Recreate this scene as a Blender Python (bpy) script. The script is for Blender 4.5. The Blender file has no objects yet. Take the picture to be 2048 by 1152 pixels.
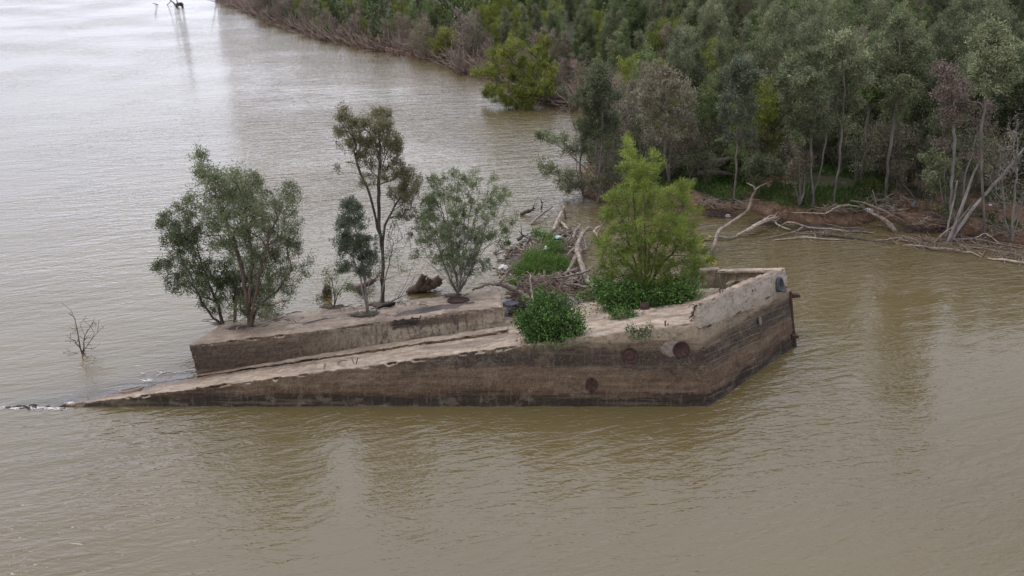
import bpy, bmesh, math, random
import numpy as np
from mathutils import Vector, noise as mnoise
random.seed(7); RNG = np.random.default_rng(7)
SC = bpy.context.scene; COL = SC.collection
R = math.radians

# ------------------------------------------------------------------ camera
F = 1500.0; H = 16.0; PITCH = R(25.5)
cam = bpy.data.cameras.new("camera"); cam.sensor_width = 36; cam.lens = 36*F/2048
cam.clip_end = 5000
co = bpy.data.objects.new("camera", cam); COL.objects.link(co)
co.location = (0, 0, H); co.rotation_euler = (math.pi/2-PITCH, 0, 0)
SC.camera = co

# ------------------------------------------------------------------ sky, sun, exposure
SUN_EL, SUN_AZ = R(58), R(-105)
w = bpy.data.worlds.new("World"); SC.world = w; w.use_nodes = True
nt = w.node_tree; nt.nodes.clear()
def N(t, typ, **k):
    n = t.nodes.new(typ)
    for a, b in k.items():
        if a in n.bl_rna.properties: setattr(n, a, b)
        else: n.inputs[a].default_value = b
    return n
sky = N(nt, 'ShaderNodeTexSky', sky_type='NISHITA', sun_disc=False, sun_elevation=SUN_EL, sun_rotation=SUN_AZ, dust_density=2.5, air_density=1.2)
tc = N(nt, 'ShaderNodeTexCoord'); mp = N(nt, 'ShaderNodeMapping'); mp.inputs['Scale'].default_value = (1, 1, 2.6)
cn = N(nt, 'ShaderNodeTexNoise', Scale=1.7, Detail=6.0, Roughness=.55)
cr = N(nt, 'ShaderNodeValToRGB'); e = cr.color_ramp.elements
e[0].position = .30; e[0].color = (.70, .735, .86, 1); e[1].position = .70; e[1].color = (1.04, 1.06, 1.20, 1)
mx = N(nt, 'ShaderNodeMix', data_type='RGBA'); mx.inputs['Factor'].default_value = .85
bg = N(nt, 'ShaderNodeBackground', Strength=.115); ow = N(nt, 'ShaderNodeOutputWorld')
L = nt.links.new
L(tc.outputs['Generated'], mp.inputs['Vector']); L(mp.outputs[0], cn.inputs['Vector']); L(cn.outputs['Fac'], cr.inputs[0])
# the overcast is thinnest, and so brightest, high over the river in front
dt = N(nt, 'ShaderNodeVectorMath', operation='DOT_PRODUCT'); dt.inputs[1].default_value = (-.20, .62, .76)
L(tc.outputs['Generated'], dt.inputs[0])
br = N(nt, 'ShaderNodeMapRange', interpolation_type='SMOOTHSTEP'); br.inputs['From Min'].default_value = .46; br.inputs['From Max'].default_value = 1.0
br.inputs['To Min'].default_value = 8.; br.inputs['To Max'].default_value = 27.
L(dt.outputs['Value'], br.inputs['Value'])
ml = N(nt, 'ShaderNodeVectorMath', operation='SCALE'); L(cr.outputs[0], ml.inputs[0]); L(br.outputs[0], ml.inputs['Scale'])
L(sky.outputs[0], mx.inputs[6]); L(ml.outputs[0], mx.inputs[7]); L(mx.outputs[2], bg.inputs['Color']); L(bg.outputs[0], ow.inputs[0])
sl = bpy.data.lights.new("sun", 'SUN'); sl.energy = .8; sl.angle = R(14); sl.color = (1, .95, .88)
so = bpy.data.objects.new("sun", sl); COL.objects.link(so)
sd = Vector((math.sin(SUN_AZ)*math.cos(SUN_EL), math.cos(SUN_AZ)*math.cos(SUN_EL), math.sin(SUN_EL)))
so.rotation_euler = (-sd).to_track_quat('-Z', 'Y').to_euler(); so.location = (0, 0, 60)
SC.view_settings.view_transform = 'Standard'; SC.view_settings.look = 'None'
SC.view_settings.exposure = 0.; SC.view_settings.gamma = 1
SC.cycles.max_bounces = 6; SC.cycles.diffuse_bounces = 3; SC.cycles.glossy_bounces = 3; SC.cycles.transmission_bounces = 3; SC.cycles.transparent_max_bounces = 6
SC.cycles.use_denoising = True

# ------------------------------------------------------------------ measuring helpers
_c, _s = math.cos(PITCH), math.sin(PITCH); O = np.array([0, 0, H], float)
def ray(x, y):
    a, b = (x-1024)/F, -(y-576)/F
    return np.array([a, _c+b*_s, -_s+b*_c])
def G(x, y, z=0.):                       # the photo's point (x, y) on the level z
    r = ray(x, y); return O+r*((z-H)/r[2])
def V(x, y, Y):                          # ... at distance Y
    r = ray(x, y); return O+r*(Y/r[1])
def PG(d, x, y):                         # ... on the plane z = a+bx+cy
    a, b, c = d; r = ray(x, y); return O+r*((a-H)/(r[2]-b*r[0]-c*r[1]))
DECK = (10.367, .1428, -.34); U = np.array([-.14, .25, 1.])
def deckz(x, y): return DECK[0]+DECK[1]*x+DECK[2]*y

# ------------------------------------------------------------------ object helpers
def tag(o, label=None, cat=None, group=None, kind=None):
    if label: o['label'] = label
    if cat: o['category'] = cat
    if group: o['group'] = group
    if kind: o['kind'] = kind
    return o
def empty(name, loc, label, cat, group=None):
    o = bpy.data.objects.new(name, None); COL.objects.link(o); o.location = tuple(map(float, loc))
    o.empty_display_size = .2
    return tag(o, label, cat, group)
def link(name, me, mat, parent=None, world=True):
    o = bpy.data.objects.new(name, me); COL.objects.link(o)
    if mat and not me.materials: me.materials.append(mat)
    if parent:
        o.parent = parent
        if world: o.location = -parent.location
    return o
def npmesh(name, v, f, attr=None, smooth=False):
    """v (n,3); f (m,3) or (m,4) array; attr: dict name->(n,) float on points"""
    v = np.asarray(v, np.float32); f = np.asarray(f, np.int32)
    me = bpy.data.meshes.new(name); k = f.shape[1]; m = len(f)
    me.vertices.add(len(v)); me.vertices.foreach_set('co', v.ravel())
    me.loops.add(m*k); me.loops.foreach_set('vertex_index', f.ravel())
    me.polygons.add(m); me.polygons.foreach_set('loop_start', np.arange(m, dtype=np.int32)*k)
    me.polygons.foreach_set('loop_total', np.full(m, k, np.int32))
    if smooth: me.polygons.foreach_set('use_smooth', np.ones(m, bool))
    for a, val in (attr or {}).items():
        at = me.attributes.new(a, 'FLOAT', 'POINT'); at.data.foreach_set('value', np.asarray(val, np.float32))
    me.update(calc_edges=True); me.validate()
    return me
def bm_mesh(name, bm, smooth=False):
    bmesh.ops.recalc_face_normals(bm, faces=bm.faces)
    me = bpy.data.meshes.new(name); bm.to_mesh(me); bm.free()
    if smooth:
        for p in me.polygons: p.use_smooth = True
    return me
def solid(top, bottom):
    """closed solid between two loops of equal length"""
    bm = bmesh.new(); t = [bm.verts.new(tuple(map(float, p))) for p in top]; b = [bm.verts.new(tuple(map(float, p))) for p in bottom]
    bm.faces.new(t); bm.faces.new(b[::-1]); n = len(t)
    for i in range(n): bm.faces.new((t[i], b[i], b[(i+1) % n], t[(i+1) % n]))
    return bm
def weather(bm_or_me, name, voxel, amp, freq=1.5, amp2=None, chip=.28):
    """voxel remesh a closed solid, then roughen it as worn concrete"""
    me = bm_mesh(name, bm_or_me) if not isinstance(bm_or_me, bpy.types.Mesh) else bm_or_me
    o = bpy.data.objects.new("tmp", me); COL.objects.link(o)
    m = o.modifiers.new("r", 'REMESH'); m.mode = 'VOXEL'; m.voxel_size = voxel; m.use_smooth_shade = True
    dg = bpy.context.evaluated_depsgraph_get(); ev = o.evaluated_get(dg); out = bpy.data.meshes.new_from_object(ev)
    bpy.data.objects.remove(o)
    n = len(out.vertices); c = np.empty(n*3, np.float32); out.vertices.foreach_get('co', c); c = c.reshape(-1, 3)
    nr = np.empty(n*3, np.float32); out.vertices.foreach_get('normal', nr); nr = nr.reshape(-1, 3)
    d = np.array([amp*mnoise.noise(Vector(p)*freq)+(amp2 or amp*.5)*mnoise.noise(Vector(p)*freq*5) for p in c.tolist()])
    dg_ = (nr[:, 2] > .30) & (nr[:, 2] < .90)
    ch_ = np.array([max(0., mnoise.noise(Vector(p)*1.9+Vector((9, 3, 1)))+.5*mnoise.noise(Vector(p)*5.3)-.02) if k_ else 0. for p, k_ in zip(c.tolist(), dg_)])
    d = d-ch_*chip
    c += nr*d[:, None]; out.vertices.foreach_set('co', c.ravel()); out.name = name; out.update()
    for p in out.polygons: p.use_smooth = True
    return out
def box_loop(c, ax, ay, hx, hy):
    c, ax, ay = map(np.array, (c, ax, ay)); return [c-ax*hx-ay*hy, c+ax*hx-ay*hy, c+ax*hx+ay*hy, c-ax*hx+ay*hy]
def tube(pts, radii, sides=8, sub=4, wob=0., seed=0):
    """smooth tapering tube through points -> verts, faces (quads)"""
    P = np.array(pts, float); rr = np.array(radii, float) if np.ndim(radii) else np.linspace(radii, radii, len(P))
    if len(rr) != len(P): rr = np.interp(np.linspace(0, 1, len(P)), np.linspace(0, 1, len(rr)), rr)
    if sub > 1 and len(P) > 1:
        Q = []; q = []
        PP = np.vstack([2*P[0]-P[1], P, 2*P[-1]-P[-2]])
        for i in range(len(P)-1):
            p0, p1, p2, p3 = PP[i:i+4]
            for k in range(sub):
                t = k/sub; Q.append(.5*((2*p1)+(-p0+p2)*t+(2*p0-5*p1+4*p2-p3)*t*t+(-p0+3*p1-3*p2+p3)*t**3)); q.append(rr[i]*(1-t)+rr[i+1]*t)
        Q.append(P[-1]); q.append(rr[-1]); P, rr = np.array(Q), np.array(q)
    g = np.random.default_rng(seed)
    if wob: P = P+g.normal(0, wob, P.shape)*np.minimum(1, rr[:, None]/rr.max()+.3)
    n = len(P); T = np.gradient(P, axis=0); T /= np.linalg.norm(T, axis=1)[:, None]+1e-9
    u = np.cross(T[0], [0.3, .2, 1]); u /= np.linalg.norm(u)+1e-9; vs = []
    ang = np.linspace(0, 2*np.pi, sides, endpoint=False)
    lump = 1+.12*np.sin(ang*2+g.uniform(0, 6))+.08*np.sin(ang*3+g.uniform(0, 6))
    for i in range(n):
        u = u-T[i]*np.dot(u, T[i]); u /= np.linalg.norm(u)+1e-9; v = np.cross(T[i], u)
        k = 1+g.uniform(-.08, .08)
        vs.append(P[i]+rr[i]*k*lump[:, None]*(np.cos(ang)[:, None]*u+np.sin(ang)[:, None]*v))
    vs = np.vstack(vs); fs = []
    for i in range(n-1):
        for j in range(sides):
            a = i*sides+j; b = i*sides+(j+1) % sides; fs.append((a, b, b+sides, a+sides))
    m = len(vs); vs = np.vstack([vs, P[0], P[-1]])
    for j in range(sides):
        fs.append((m, (j+1) % sides, j, m)); fs.append((m+1, (n-1)*sides+j, (n-1)*sides+(j+1) % sides, m+1))
    return vs, fs
def tubes_mesh(name, lst, smooth=True):
    """lst of (verts, faces); end caps are triangles"""
    me = bpy.data.meshes.new(name); vs = []; fs = []; o = 0
    for v, f in lst:
        vs.append(v); fs += [tuple(dict.fromkeys(i+o for i in q)) for q in f]; o += len(v)
    me.from_pydata(np.vstack(vs).tolist(), [], fs); me.update()
    if smooth:
        for p in me.polygons: p.use_smooth = True
    return me

# ------------------------------------------------------------------ materials
def mat(name):
    m = bpy.data.materials.new(name); m.use_nodes = True; t = m.node_tree; t.nodes.clear(); return m, t
def ramp(t, src, stops, interp='LINEAR'):
    r = t.nodes.new('ShaderNodeValToRGB'); r.color_ramp.interpolation = interp; el = r.color_ramp.elements
    while len(el) < len(stops): el.new(.5)
    for e_, (p, c) in zip(el, stops):
        e_.position = p; e_.color = (c, c, c, 1) if not hasattr(c, '__len__') else (*c, 1)
    t.links.new(src, r.inputs[0]); return r.outputs[0]
def mixc(t, f, a, b, typ='MIX'):
    m = t.nodes.new('ShaderNodeMix'); m.data_type = 'RGBA'; m.blend_type = typ
    for s_, v in ((0, f), (6, a), (7, b)):
        if hasattr(v, 'is_linked') or hasattr(v, 'links'): t.links.new(v, m.inputs[s_])
        else: m.inputs[s_].default_value = v if s_ == 0 else ((*v, 1) if len(v) == 3 else v)
    return m.outputs[2]
def math_(t, op, a, b=None, c=None):
    m = t.nodes.new('ShaderNodeMath'); m.operation = op
    for i, v in enumerate((a, b, c)):
        if v is None: continue
        if hasattr(v, 'links'): t.links.new(v, m.inputs[i])
        else: m.inputs[i].default_value = v
    return m.outputs[0]
def noise(t, vec, scale, detail=4., rough=.55, sc=None, dist=0.):
    if sc:
        mp_ = t.nodes.new('ShaderNodeMapping'); mp_.inputs['Scale'].default_value = sc; t.links.new(vec, mp_.inputs[0]); vec = mp_.outputs[0]
    n = t.nodes.new('ShaderNodeTexNoise'); n.inputs['Scale'].default_value = scale; n.inputs['Detail'].default_value = detail
    n.inputs['Roughness'].default_value = rough; n.inputs['Distortion'].default_value = dist; t.links.new(vec, n.inputs['Vector']); return n.outputs['Fac']
def bump(t, h, strength, dist, prev=None):
    b = t.nodes.new('ShaderNodeBump'); b.inputs['Strength'].default_value = strength; b.inputs['Distance'].default_value = dist
    t.links.new(h, b.inputs['Height'])
    if prev: t.links.new(prev, b.inputs['Normal'])
    return b.outputs[0]
def finish(t, col, rough=.85, nrm=None, spec=.3):
    p = t.nodes.new('ShaderNodeBsdfPrincipled'); o = t.nodes.new('ShaderNodeOutputMaterial')
    if hasattr(col, 'links'): t.links.new(col, p.inputs['Base Color'])
    else: p.inputs['Base Color'].default_value = (*col, 1)
    if hasattr(rough, 'links'): t.links.new(rough, p.inputs['Roughness'])
    else: p.inputs['Roughness'].default_value = rough
    p.inputs['Specular IOR Level'].default_value = spec
    if nrm: t.links.new(nrm, p.inputs['Normal'])
    t.links.new(p.outputs[0], o.inputs[0]); return p
def geo(t):
    g = t.nodes.new('ShaderNodeNewGeometry'); s1 = t.nodes.new('ShaderNodeSeparateXYZ'); t.links.new(g.outputs['Position'], s1.inputs[0])
    s2 = t.nodes.new('ShaderNodeSeparateXYZ'); t.links.new(g.outputs['Normal'], s2.inputs[0]); return g.outputs['Position'], s1.outputs, s2.outputs

def concrete(name, kind):
    m, t = mat(name); pos, P, Nn = geo(t)
    big = noise(t, pos, .55, 5); med = noise(t, pos, 2.6, 6, .6); fine = noise(t, pos, 17, 3, .75); grit = noise(t, pos, 6.5, 5, .8); blot = noise(t, pos, 1.3, 7, .7, (.8, .8, 1.3), .6)
    streak = noise(t, pos, 3.2, 5, .65, (2.2, 2.2, .16))
    smear = noise(t, pos, 1.1, 6, .6, (.35, .6, 4.5))
    # deck: sandy pink aggregate
    dk = ramp(t, med, [(.3, (.23, .172, .122)), (.5, (.37, .287, .208)), (.7, (.50, .405, .305))])
    dk = mixc(t, ramp(t, noise(t, pos, .9, 6, .6, (.45, 1.5, 1)), [(.46, 0), (.60, .7)]), dk, (.16, .115, .09))
    dk = mixc(t, ramp(t, grit, [(.36, .55), (.47, 0)]), dk, (.14, .10, .08))
    dk = mixc(t, ramp(t, fine, [(.56, 0), (.68, .5)]), dk, (.52, .44, .37))
    dk = mixc(t, ramp(t, blot, [(.56, 0), (.60, .45)]), dk, (.40, .345, .29))
    dk = mixc(t, ramp(t, blot, [(.36, .6), (.42, 0)]), dk, (.13, .10, .082))
    # sides: flood marks at levels
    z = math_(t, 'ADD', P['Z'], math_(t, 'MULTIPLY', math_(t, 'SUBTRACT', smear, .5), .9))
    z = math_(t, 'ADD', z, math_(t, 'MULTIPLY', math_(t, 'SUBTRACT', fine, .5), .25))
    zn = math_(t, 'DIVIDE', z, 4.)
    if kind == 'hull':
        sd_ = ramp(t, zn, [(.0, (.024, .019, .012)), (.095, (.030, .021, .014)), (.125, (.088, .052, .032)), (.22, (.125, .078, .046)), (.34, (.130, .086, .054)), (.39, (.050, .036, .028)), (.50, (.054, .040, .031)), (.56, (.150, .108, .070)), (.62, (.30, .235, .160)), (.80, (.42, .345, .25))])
        sd_ = mixc(t, ramp(t, streak, [(.52, 0), (.72, .35)]), sd_, (.26, .20, .155))
        sd_ = mixc(t, ramp(t, streak, [(.28, .5), (.45, 0)]), sd_, (.055, .040, .030))
        rust = ramp(t, noise(t, pos, .45, 3, .5, (1, .1, .8)), [(.60, 0), (.70, .5)])
        sd_ = mixc(t, math_(t, 'MULTIPLY', rust, ramp(t, P['Z'], [(.0, 1), (.9, 0)])), sd_, (.27, .14, .055))
        sd_ = mixc(t, ramp(t, blot, [(.54, 0), (.60, .4)]), sd_, (.20, .15, .108))
        sd_ = mixc(t, ramp(t, blot, [(.37, .6), (.43, 0)]), sd_, (.035, .026, .02))
    elif kind == 'trunk':
        k = ramp(t, math_(t, 'ADD', math_(t, 'DIVIDE', math_(t, 'ADD', P['X'], 13.), 13.), math_(t, 'MULTIPLY', math_(t, 'SUBTRACT', streak, .5), .9)), [(.18, (.135, .092, .060)), (.42, (.20, .158, .115)), (.62, (.31, .265, .20)), (.95, (.40, .325, .24))])
        pat = ramp(t, noise(t, pos, .7, 3, .5, (1, 1, .5)), [(.40, .15), (.60, 1)])
        sd_ = mixc(t, math_(t, 'MULTIPLY', pat, ramp(t, streak, [(.40, .85), (.50, 0)])), k, (.060, .052, .048))
        sd_ = mixc(t, ramp(t, noise(t, pos, 1.0, 5, .6, (.5, 1, 2.2)), [(.50, 0), (.60, .65)]), sd_, (.11, .075, .058))
        sd_ = mixc(t, math_(t, 'MULTIPLY', pat, ramp(t, grit, [(.56, 0), (.64, .55)])), sd_, (.42, .36, .30))
        # height against the raised deck's own plane: tarred lip and dark seep under the edge
        hb = math_(t, 'SUBTRACT', P['Z'], math_(t, 'ADD', 7.608, math_(t, 'ADD', math_(t, 'MULTIPLY', P['X'], .092), math_(t, 'MULTIPLY', P['Y'], -.2052))))
        hb = math_(t, 'ADD', hb, math_(t, 'MULTIPLY', math_(t, 'SUBTRACT', grit, .5), .35))
        xw = math_(t, 'ADD', P['X'], math_(t, 'MULTIPLY', math_(t, 'SUBTRACT', grit, .5), .5))
        r_lip = ramp(t, math_(t, 'MULTIPLY', math_(t, 'ADD', xw, 6.), .25), [(.24, 0), (.29, 1), (.54, 1), (.56, 0)])
        sd_ = mixc(t, math_(t, 'MULTIPLY', r_lip, ramp(t, math_(t, 'ADD', hb, 1.), [(.56, 0), (.66, 1)])), sd_, (.014, .013, .015))
        seep = math_(t, 'MULTIPLY', ramp(t, math_(t, 'MULTIPLY', math_(t, 'ADD', xw, 6.), .166), [(.33, 0), (.37, 1), (.62, 1), (.85, 0)]), ramp(t, math_(t, 'ADD', hb, 1.), [(.50, 0), (.62, .85), (.86, .85), (.93, 0)]))
        sd_ = mixc(t, seep, sd_, (.060, .040, .032))
        sd_ = mixc(t, math_(t, 'MULTIPLY', ramp(t, math_(t, 'MULTIPLY', math_(t, 'ADD', P['X'], 13.), .08), [(.0, 1), (.35, .6), (.55, 0)]), ramp(t, math_(t, 'ADD', hb, 1.), [(.80, .75), (.95, 0)])), sd_, (.062, .042, .031))
    elif kind == 'light':
        sd_ = ramp(t, med, [(.3, (.24, .19, .14)), (.6, (.42, .35, .26))]); sd_ = mixc(t, ramp(t, streak, [(.40, .6), (.50, 0)]), sd_, (.12, .09, .065))
    else:
        sd_ = ramp(t, zn, [(.0, (.10, .08, .06)), (.40, (.16, .12, .09)), (.56, (.19, .145, .11)), (.64, (.36, .30, .235)), (.80, (.46, .39, .32))])
        sd_ = mixc(t, ramp(t, med, [(.52, 0), (.66, .6)]), sd_, (.30, .22, .155))
    gp = ramp(t, med, [(.40, .25), (.62, 1)])
    sd_ = mixc(t, math_(t, 'MULTIPLY', gp, ramp(t, grit, [(.36, .75), (.47, 0)])), sd_, (.035, .026, .018))
    spk = noise(t, pos, 24., 2, .8); hz = noise(t, pos, 1.6, 5, .65, (.16, .5, 3.2)); gs = ramp(t, noise(t, pos, .9, 4, .6), [(.38, .15), (.62, 1)])
    sd_ = mixc(t, ramp(t, hz, [(.52, 0), (.64, .32)]), sd_, (.24, .185, .125))
    sd_ = mixc(t, ramp(t, hz, [(.34, .45), (.46, 0)]), sd_, (.038, .027, .02))
    dry = ramp(t, z, [(.42, .12), (.55, 1)])
    sd_ = mixc(t, math_(t, 'MULTIPLY', math_(t, 'MULTIPLY', gs, dry), ramp(t, spk, [(.55, 0), (.66, .55)])), sd_, (.33, .26, .175))
    sd_ = mixc(t, math_(t, 'MULTIPLY', gs, ramp(t, spk, [(.36, .6), (.45, 0)])), sd_, (.030, .022, .015))
    sd_ = mixc(t, math_(t, 'MULTIPLY', gp, math_(t, 'MULTIPLY', ramp(t, z, [(.42, .1), (.55, 1)]), ramp(t, fine, [(.58, 0), (.70, .55)]))), sd_, (.34, .27, .20))
    dot = t.nodes.new('ShaderNodeVectorMath'); dot.operation = 'DOT_PRODUCT'; t.links.new(pos, dot.inputs[0]); dot.inputs[1].default_value = (-.13, .3, .94)
    fr = math_(t, 'FRACT', math_(t, 'ADD', math_(t, 'MULTIPLY', dot.outputs['Value'], 3.1), math_(t, 'MULTIPLY', big, .35)))
    line = ramp(t, fr, [(.0, 1), (.06, 0), (.95, 0), (1., 1)])
    gate = ramp(t, noise(t, pos, .8, 4), [(.46, 0), (.56, 1)])
    lm = math_(t, 'MULTIPLY', line, gate)
    lm = math_(t, 'MULTIPLY', lm, ramp(t, Nn['X'], [(.25, .12), (.5, 1)]))
    sd_ = mixc(t, math_(t, 'MULTIPLY', lm, .55), sd_, (.42, .34, .25))
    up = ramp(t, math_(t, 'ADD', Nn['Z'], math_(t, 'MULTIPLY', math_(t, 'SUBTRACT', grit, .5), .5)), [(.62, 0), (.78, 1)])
    if kind == 'trunk':   # tarred and damp patches lying on the raised deck
        cx = math_(t, 'MULTIPLY', math_(t, 'ADD', P['X'], 3.4), .52); cy = math_(t, 'ADD', math_(t, 'SUBTRACT', P['Y'], 28.45), math_(t, 'MULTIPLY', math_(t, 'ADD', P['X'], 3.4), -.24))
        rr_ = math_(t, 'ADD', math_(t, 'MULTIPLY', cx, cx), math_(t, 'MULTIPLY', math_(t, 'MULTIPLY', cy, cy), 3.6)); rr_ = math_(t, 'ADD', rr_, math_(t, 'MULTIPLY', math_(t, 'SUBTRACT', blot, .5), 2.4))
        tar = ramp(t, rr_, [(.70, .92), (.80, 0)])
        tar = math_(t, 'MAXIMUM', tar, math_(t, 'MULTIPLY', ramp(t, noise(t, pos, .6, 5, .6, (.45, 1.8, 1)), [(.56, 0), (.60, .7)]), ramp(t, P['X'], [(.0, .8), (.1, .8)])))
        dk = mixc(t, tar, dk, (.060, .050, .048))
        dk = mixc(t, ramp(t, big, [(.46, 0), (.62, .4)]), dk, (.25, .19, .155))
    wet = ramp(t, P['Z'], [(.0, 1), (.10, .8), (.22, 0)])
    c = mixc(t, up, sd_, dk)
    c = mixc(t, math_(t, 'MULTIPLY', math_(t, 'MULTIPLY', wet, up), .7), c, (.12, .065, .045))
    h = math_(t, 'ADD', math_(t, 'MULTIPLY', med, 1.4), math_(t, 'ADD', math_(t, 'MULTIPLY', grit, .6), math_(t, 'MULTIPLY', fine, .25)))
    b = bump(t, h, .8, .06); b = bump(t, lm, .5, .03, b)
    finish(t, c, ramp(t, P['Z'], [(.0, .35), (.2, .9)]), b, .3); return m

def simple(name, c1, c2, scale=6., rough=.8, stretch=None, bmp=.4, dist=.02, spec=.3, pos01=(.35, .65)):
    m, t = mat(name); pos, P, Nn = geo(t)
    tc_ = t.nodes.new('ShaderNodeTexCoord'); v = tc_.outputs['Object']
    n = noise(t, v, scale, 6, .65, stretch); c = ramp(t, n, [(pos01[0], c1), (pos01[1], c2)])
    f = noise(t, v, scale*6, 3, .6); finish(t, c, rough, bump(t, math_(t, 'ADD', n, math_(t, 'MULTIPLY', f, .5)), bmp, dist), spec); return m

def leafmat(name, cols, trans=.25, hue_rand=.35):
    """cols: dark, mid, light; each leaf carries its own tone"""
    m, t = mat(name)
    a = t.nodes.new('ShaderNodeAttribute'); a.attribute_name = 'tone'
    oi = t.nodes.new('ShaderNodeObjectInfo')
    x = math_(t, 'ADD', a.outputs['Fac'], math_(t, 'MULTIPLY', math_(t, 'SUBTRACT', oi.outputs['Random'], .5), hue_rand))
    c = ramp(t, x, [(.0, cols[0]), (.5, cols[1]), (1., cols[2])])
    d = t.nodes.new('ShaderNodeBsdfPrincipled'); d.inputs['Roughness'].default_value = .55; d.inputs['Specular IOR Level'].default_value = .28
    tr = t.nodes.new('ShaderNodeBsdfTranslucent'); ms = t.nodes.new('ShaderNodeMixShader'); ms.inputs[0].default_value = trans
    o = t.nodes.new('ShaderNodeOutputMaterial')
    for s_ in (d.inputs['Base Color'], tr.inputs['Color']): t.links.new(c, s_)
    t.links.new(d.outputs[0], ms.inputs[1]); t.links.new(tr.outputs[0], ms.inputs[2]); t.links.new(ms.outputs[0], o.inputs[0]); return m

M = {}
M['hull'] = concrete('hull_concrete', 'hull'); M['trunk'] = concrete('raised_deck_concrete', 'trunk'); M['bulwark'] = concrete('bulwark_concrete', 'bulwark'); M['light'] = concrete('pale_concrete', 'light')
M['bark_dark'] = simple('dark_bark', (.045, .034, .030), (.13, .10, .085), 5, .9, (1, 1, .3))
M['bark_brown'] = simple('brown_bark', (.07, .045, .035), (.17, .12, .095), 5, .9, (1, 1, .3))
M['bark_grey'] = simple('grey_bark', (.13, .11, .10), (.32, .29, .265), 4, .9, (1, 1, .3))
M['bark_wood'] = simple('forest_bark', (.10, .083, .075), (.25, .215, .19), 3, .9, (1, 1, .3))
M['drift'] = simple('driftwood', (.12, .092, .072), (.36, .29, .235), 4, .85, (1, 1, 1), .7, .03)
M['drift_pale'] = simple('bleached_driftwood', (.20, .155, .115), (.50, .42, .34), 5, .85, None, .5, .02)
M['drift_dark'] = simple('wet_driftwood', (.035, .026, .022), (.12, .088, .072), 5, .6, None, .5, .02)
M['twig'] = simple('twigs', (.12, .085, .065), (.34, .26, .21), 6, .9)
M['rust'] = simple('rusty_steel', (.035, .020, .017), (.085, .045, .036), 9, .85, None, .5, .02)
M['rust_dark'] = simple('dark_rusty_steel', (.022, .014, .012), (.070, .036, .028), 9, .8, None, .5, .02)
M['iron'] = simple('painted_iron', (.035, .036, .042), (.085, .085, .095), 8, .5, None, .3, .01)
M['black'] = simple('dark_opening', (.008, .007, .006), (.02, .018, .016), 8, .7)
M['patch'] = simple('grey_mortar', (.13, .105, .085), (.27, .22, .18), 9, .95)
M['silt'] = simple('silt', (.045, .032, .022), (.13, .095, .07), 5, .95, None, .8, .05)
M['white'] = simple('white_foam_plastic', (.60, .60, .60), (.82, .82, .80), 8, .6)
M['offwhite'] = simple('dirty_plastic', (.36, .34, .31), (.66, .64, .60), 9, .6)
M['blue'] = simple('blue_plastic', (.10, .25, .45), (.25, .42, .6), 5, .5)
M['cyan'] = simple('pale_green_plastic', (.30, .48, .42), (.5, .66, .6), 5, .5)
M['foam'] = simple('water_foam', (.55, .54, .52), (.85, .85, .85), 9, .7)
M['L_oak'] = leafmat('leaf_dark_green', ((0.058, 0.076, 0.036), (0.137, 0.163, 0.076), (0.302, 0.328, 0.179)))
M['L_olive'] = leafmat('leaf_olive', ((.085, .080, .040), (.19, .175, .085), (.40, .33, .20)))
M['L_teal'] = leafmat('leaf_blue_green', ((0.048, 0.067, 0.040), (0.103, 0.132, 0.079), (0.241, 0.259, 0.173)))
M['L_shrub'] = leafmat('leaf_willow_shrub', ((0.053, 0.077, 0.031), (0.127, 0.165, 0.066), (0.286, 0.330, 0.143)))
M['L_bright'] = leafmat('leaf_bright_willow', ((.062, .095, .017), (.19, .25, .042), (.42, .48, .10)), .35)
M['L_bush'] = leafmat('leaf_bush', ((.030, .062, .014), (.088, .172, .038), (.23, .36, .10)), .2)
M['L_grass'] = leafmat('leaf_grass', ((.035, .080, .012), (.085, .17, .025), (.17, .27, .055)), .3)
M['L_gfloor'] = leafmat('leaf_bank_grass', ((.022, .055, .010), (.060, .120, .022), (.13, .19, .05)), .3)
M['L_wood'] = leafmat('leaf_grey_green', ((0.073, 0.084, 0.042), (0.177, 0.198, 0.101), (0.413, 0.428, 0.242)), .2, .5)
M['L_wood2'] = leafmat('leaf_forest_green', ((0.057, 0.077, 0.029), (0.144, 0.188, 0.068), (0.330, 0.400, 0.165)), .2, .5)
M['L_wood3'] = leafmat('leaf_brown_grey', ((0.086, 0.076, 0.048), (0.213, 0.184, 0.121), (0.437, 0.391, 0.273)), .2, .4)
M['L_dead'] = leafmat('leaf_dead', ((0.115, 0.084, 0.065), (0.241, 0.185, 0.147), (0.460, 0.381, 0.315)), .1, .4)
M['L_lime'] = leafmat('leaf_lime', ((.085, .105, .018), (.22, .25, .038), (.42, .45, .09)), .3, .3)
M['L_yellow'] = leafmat('petal_yellow', ((.5, .4, .02), (.65, .55, .03), (.8, .7, .05)), .2)

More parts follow.
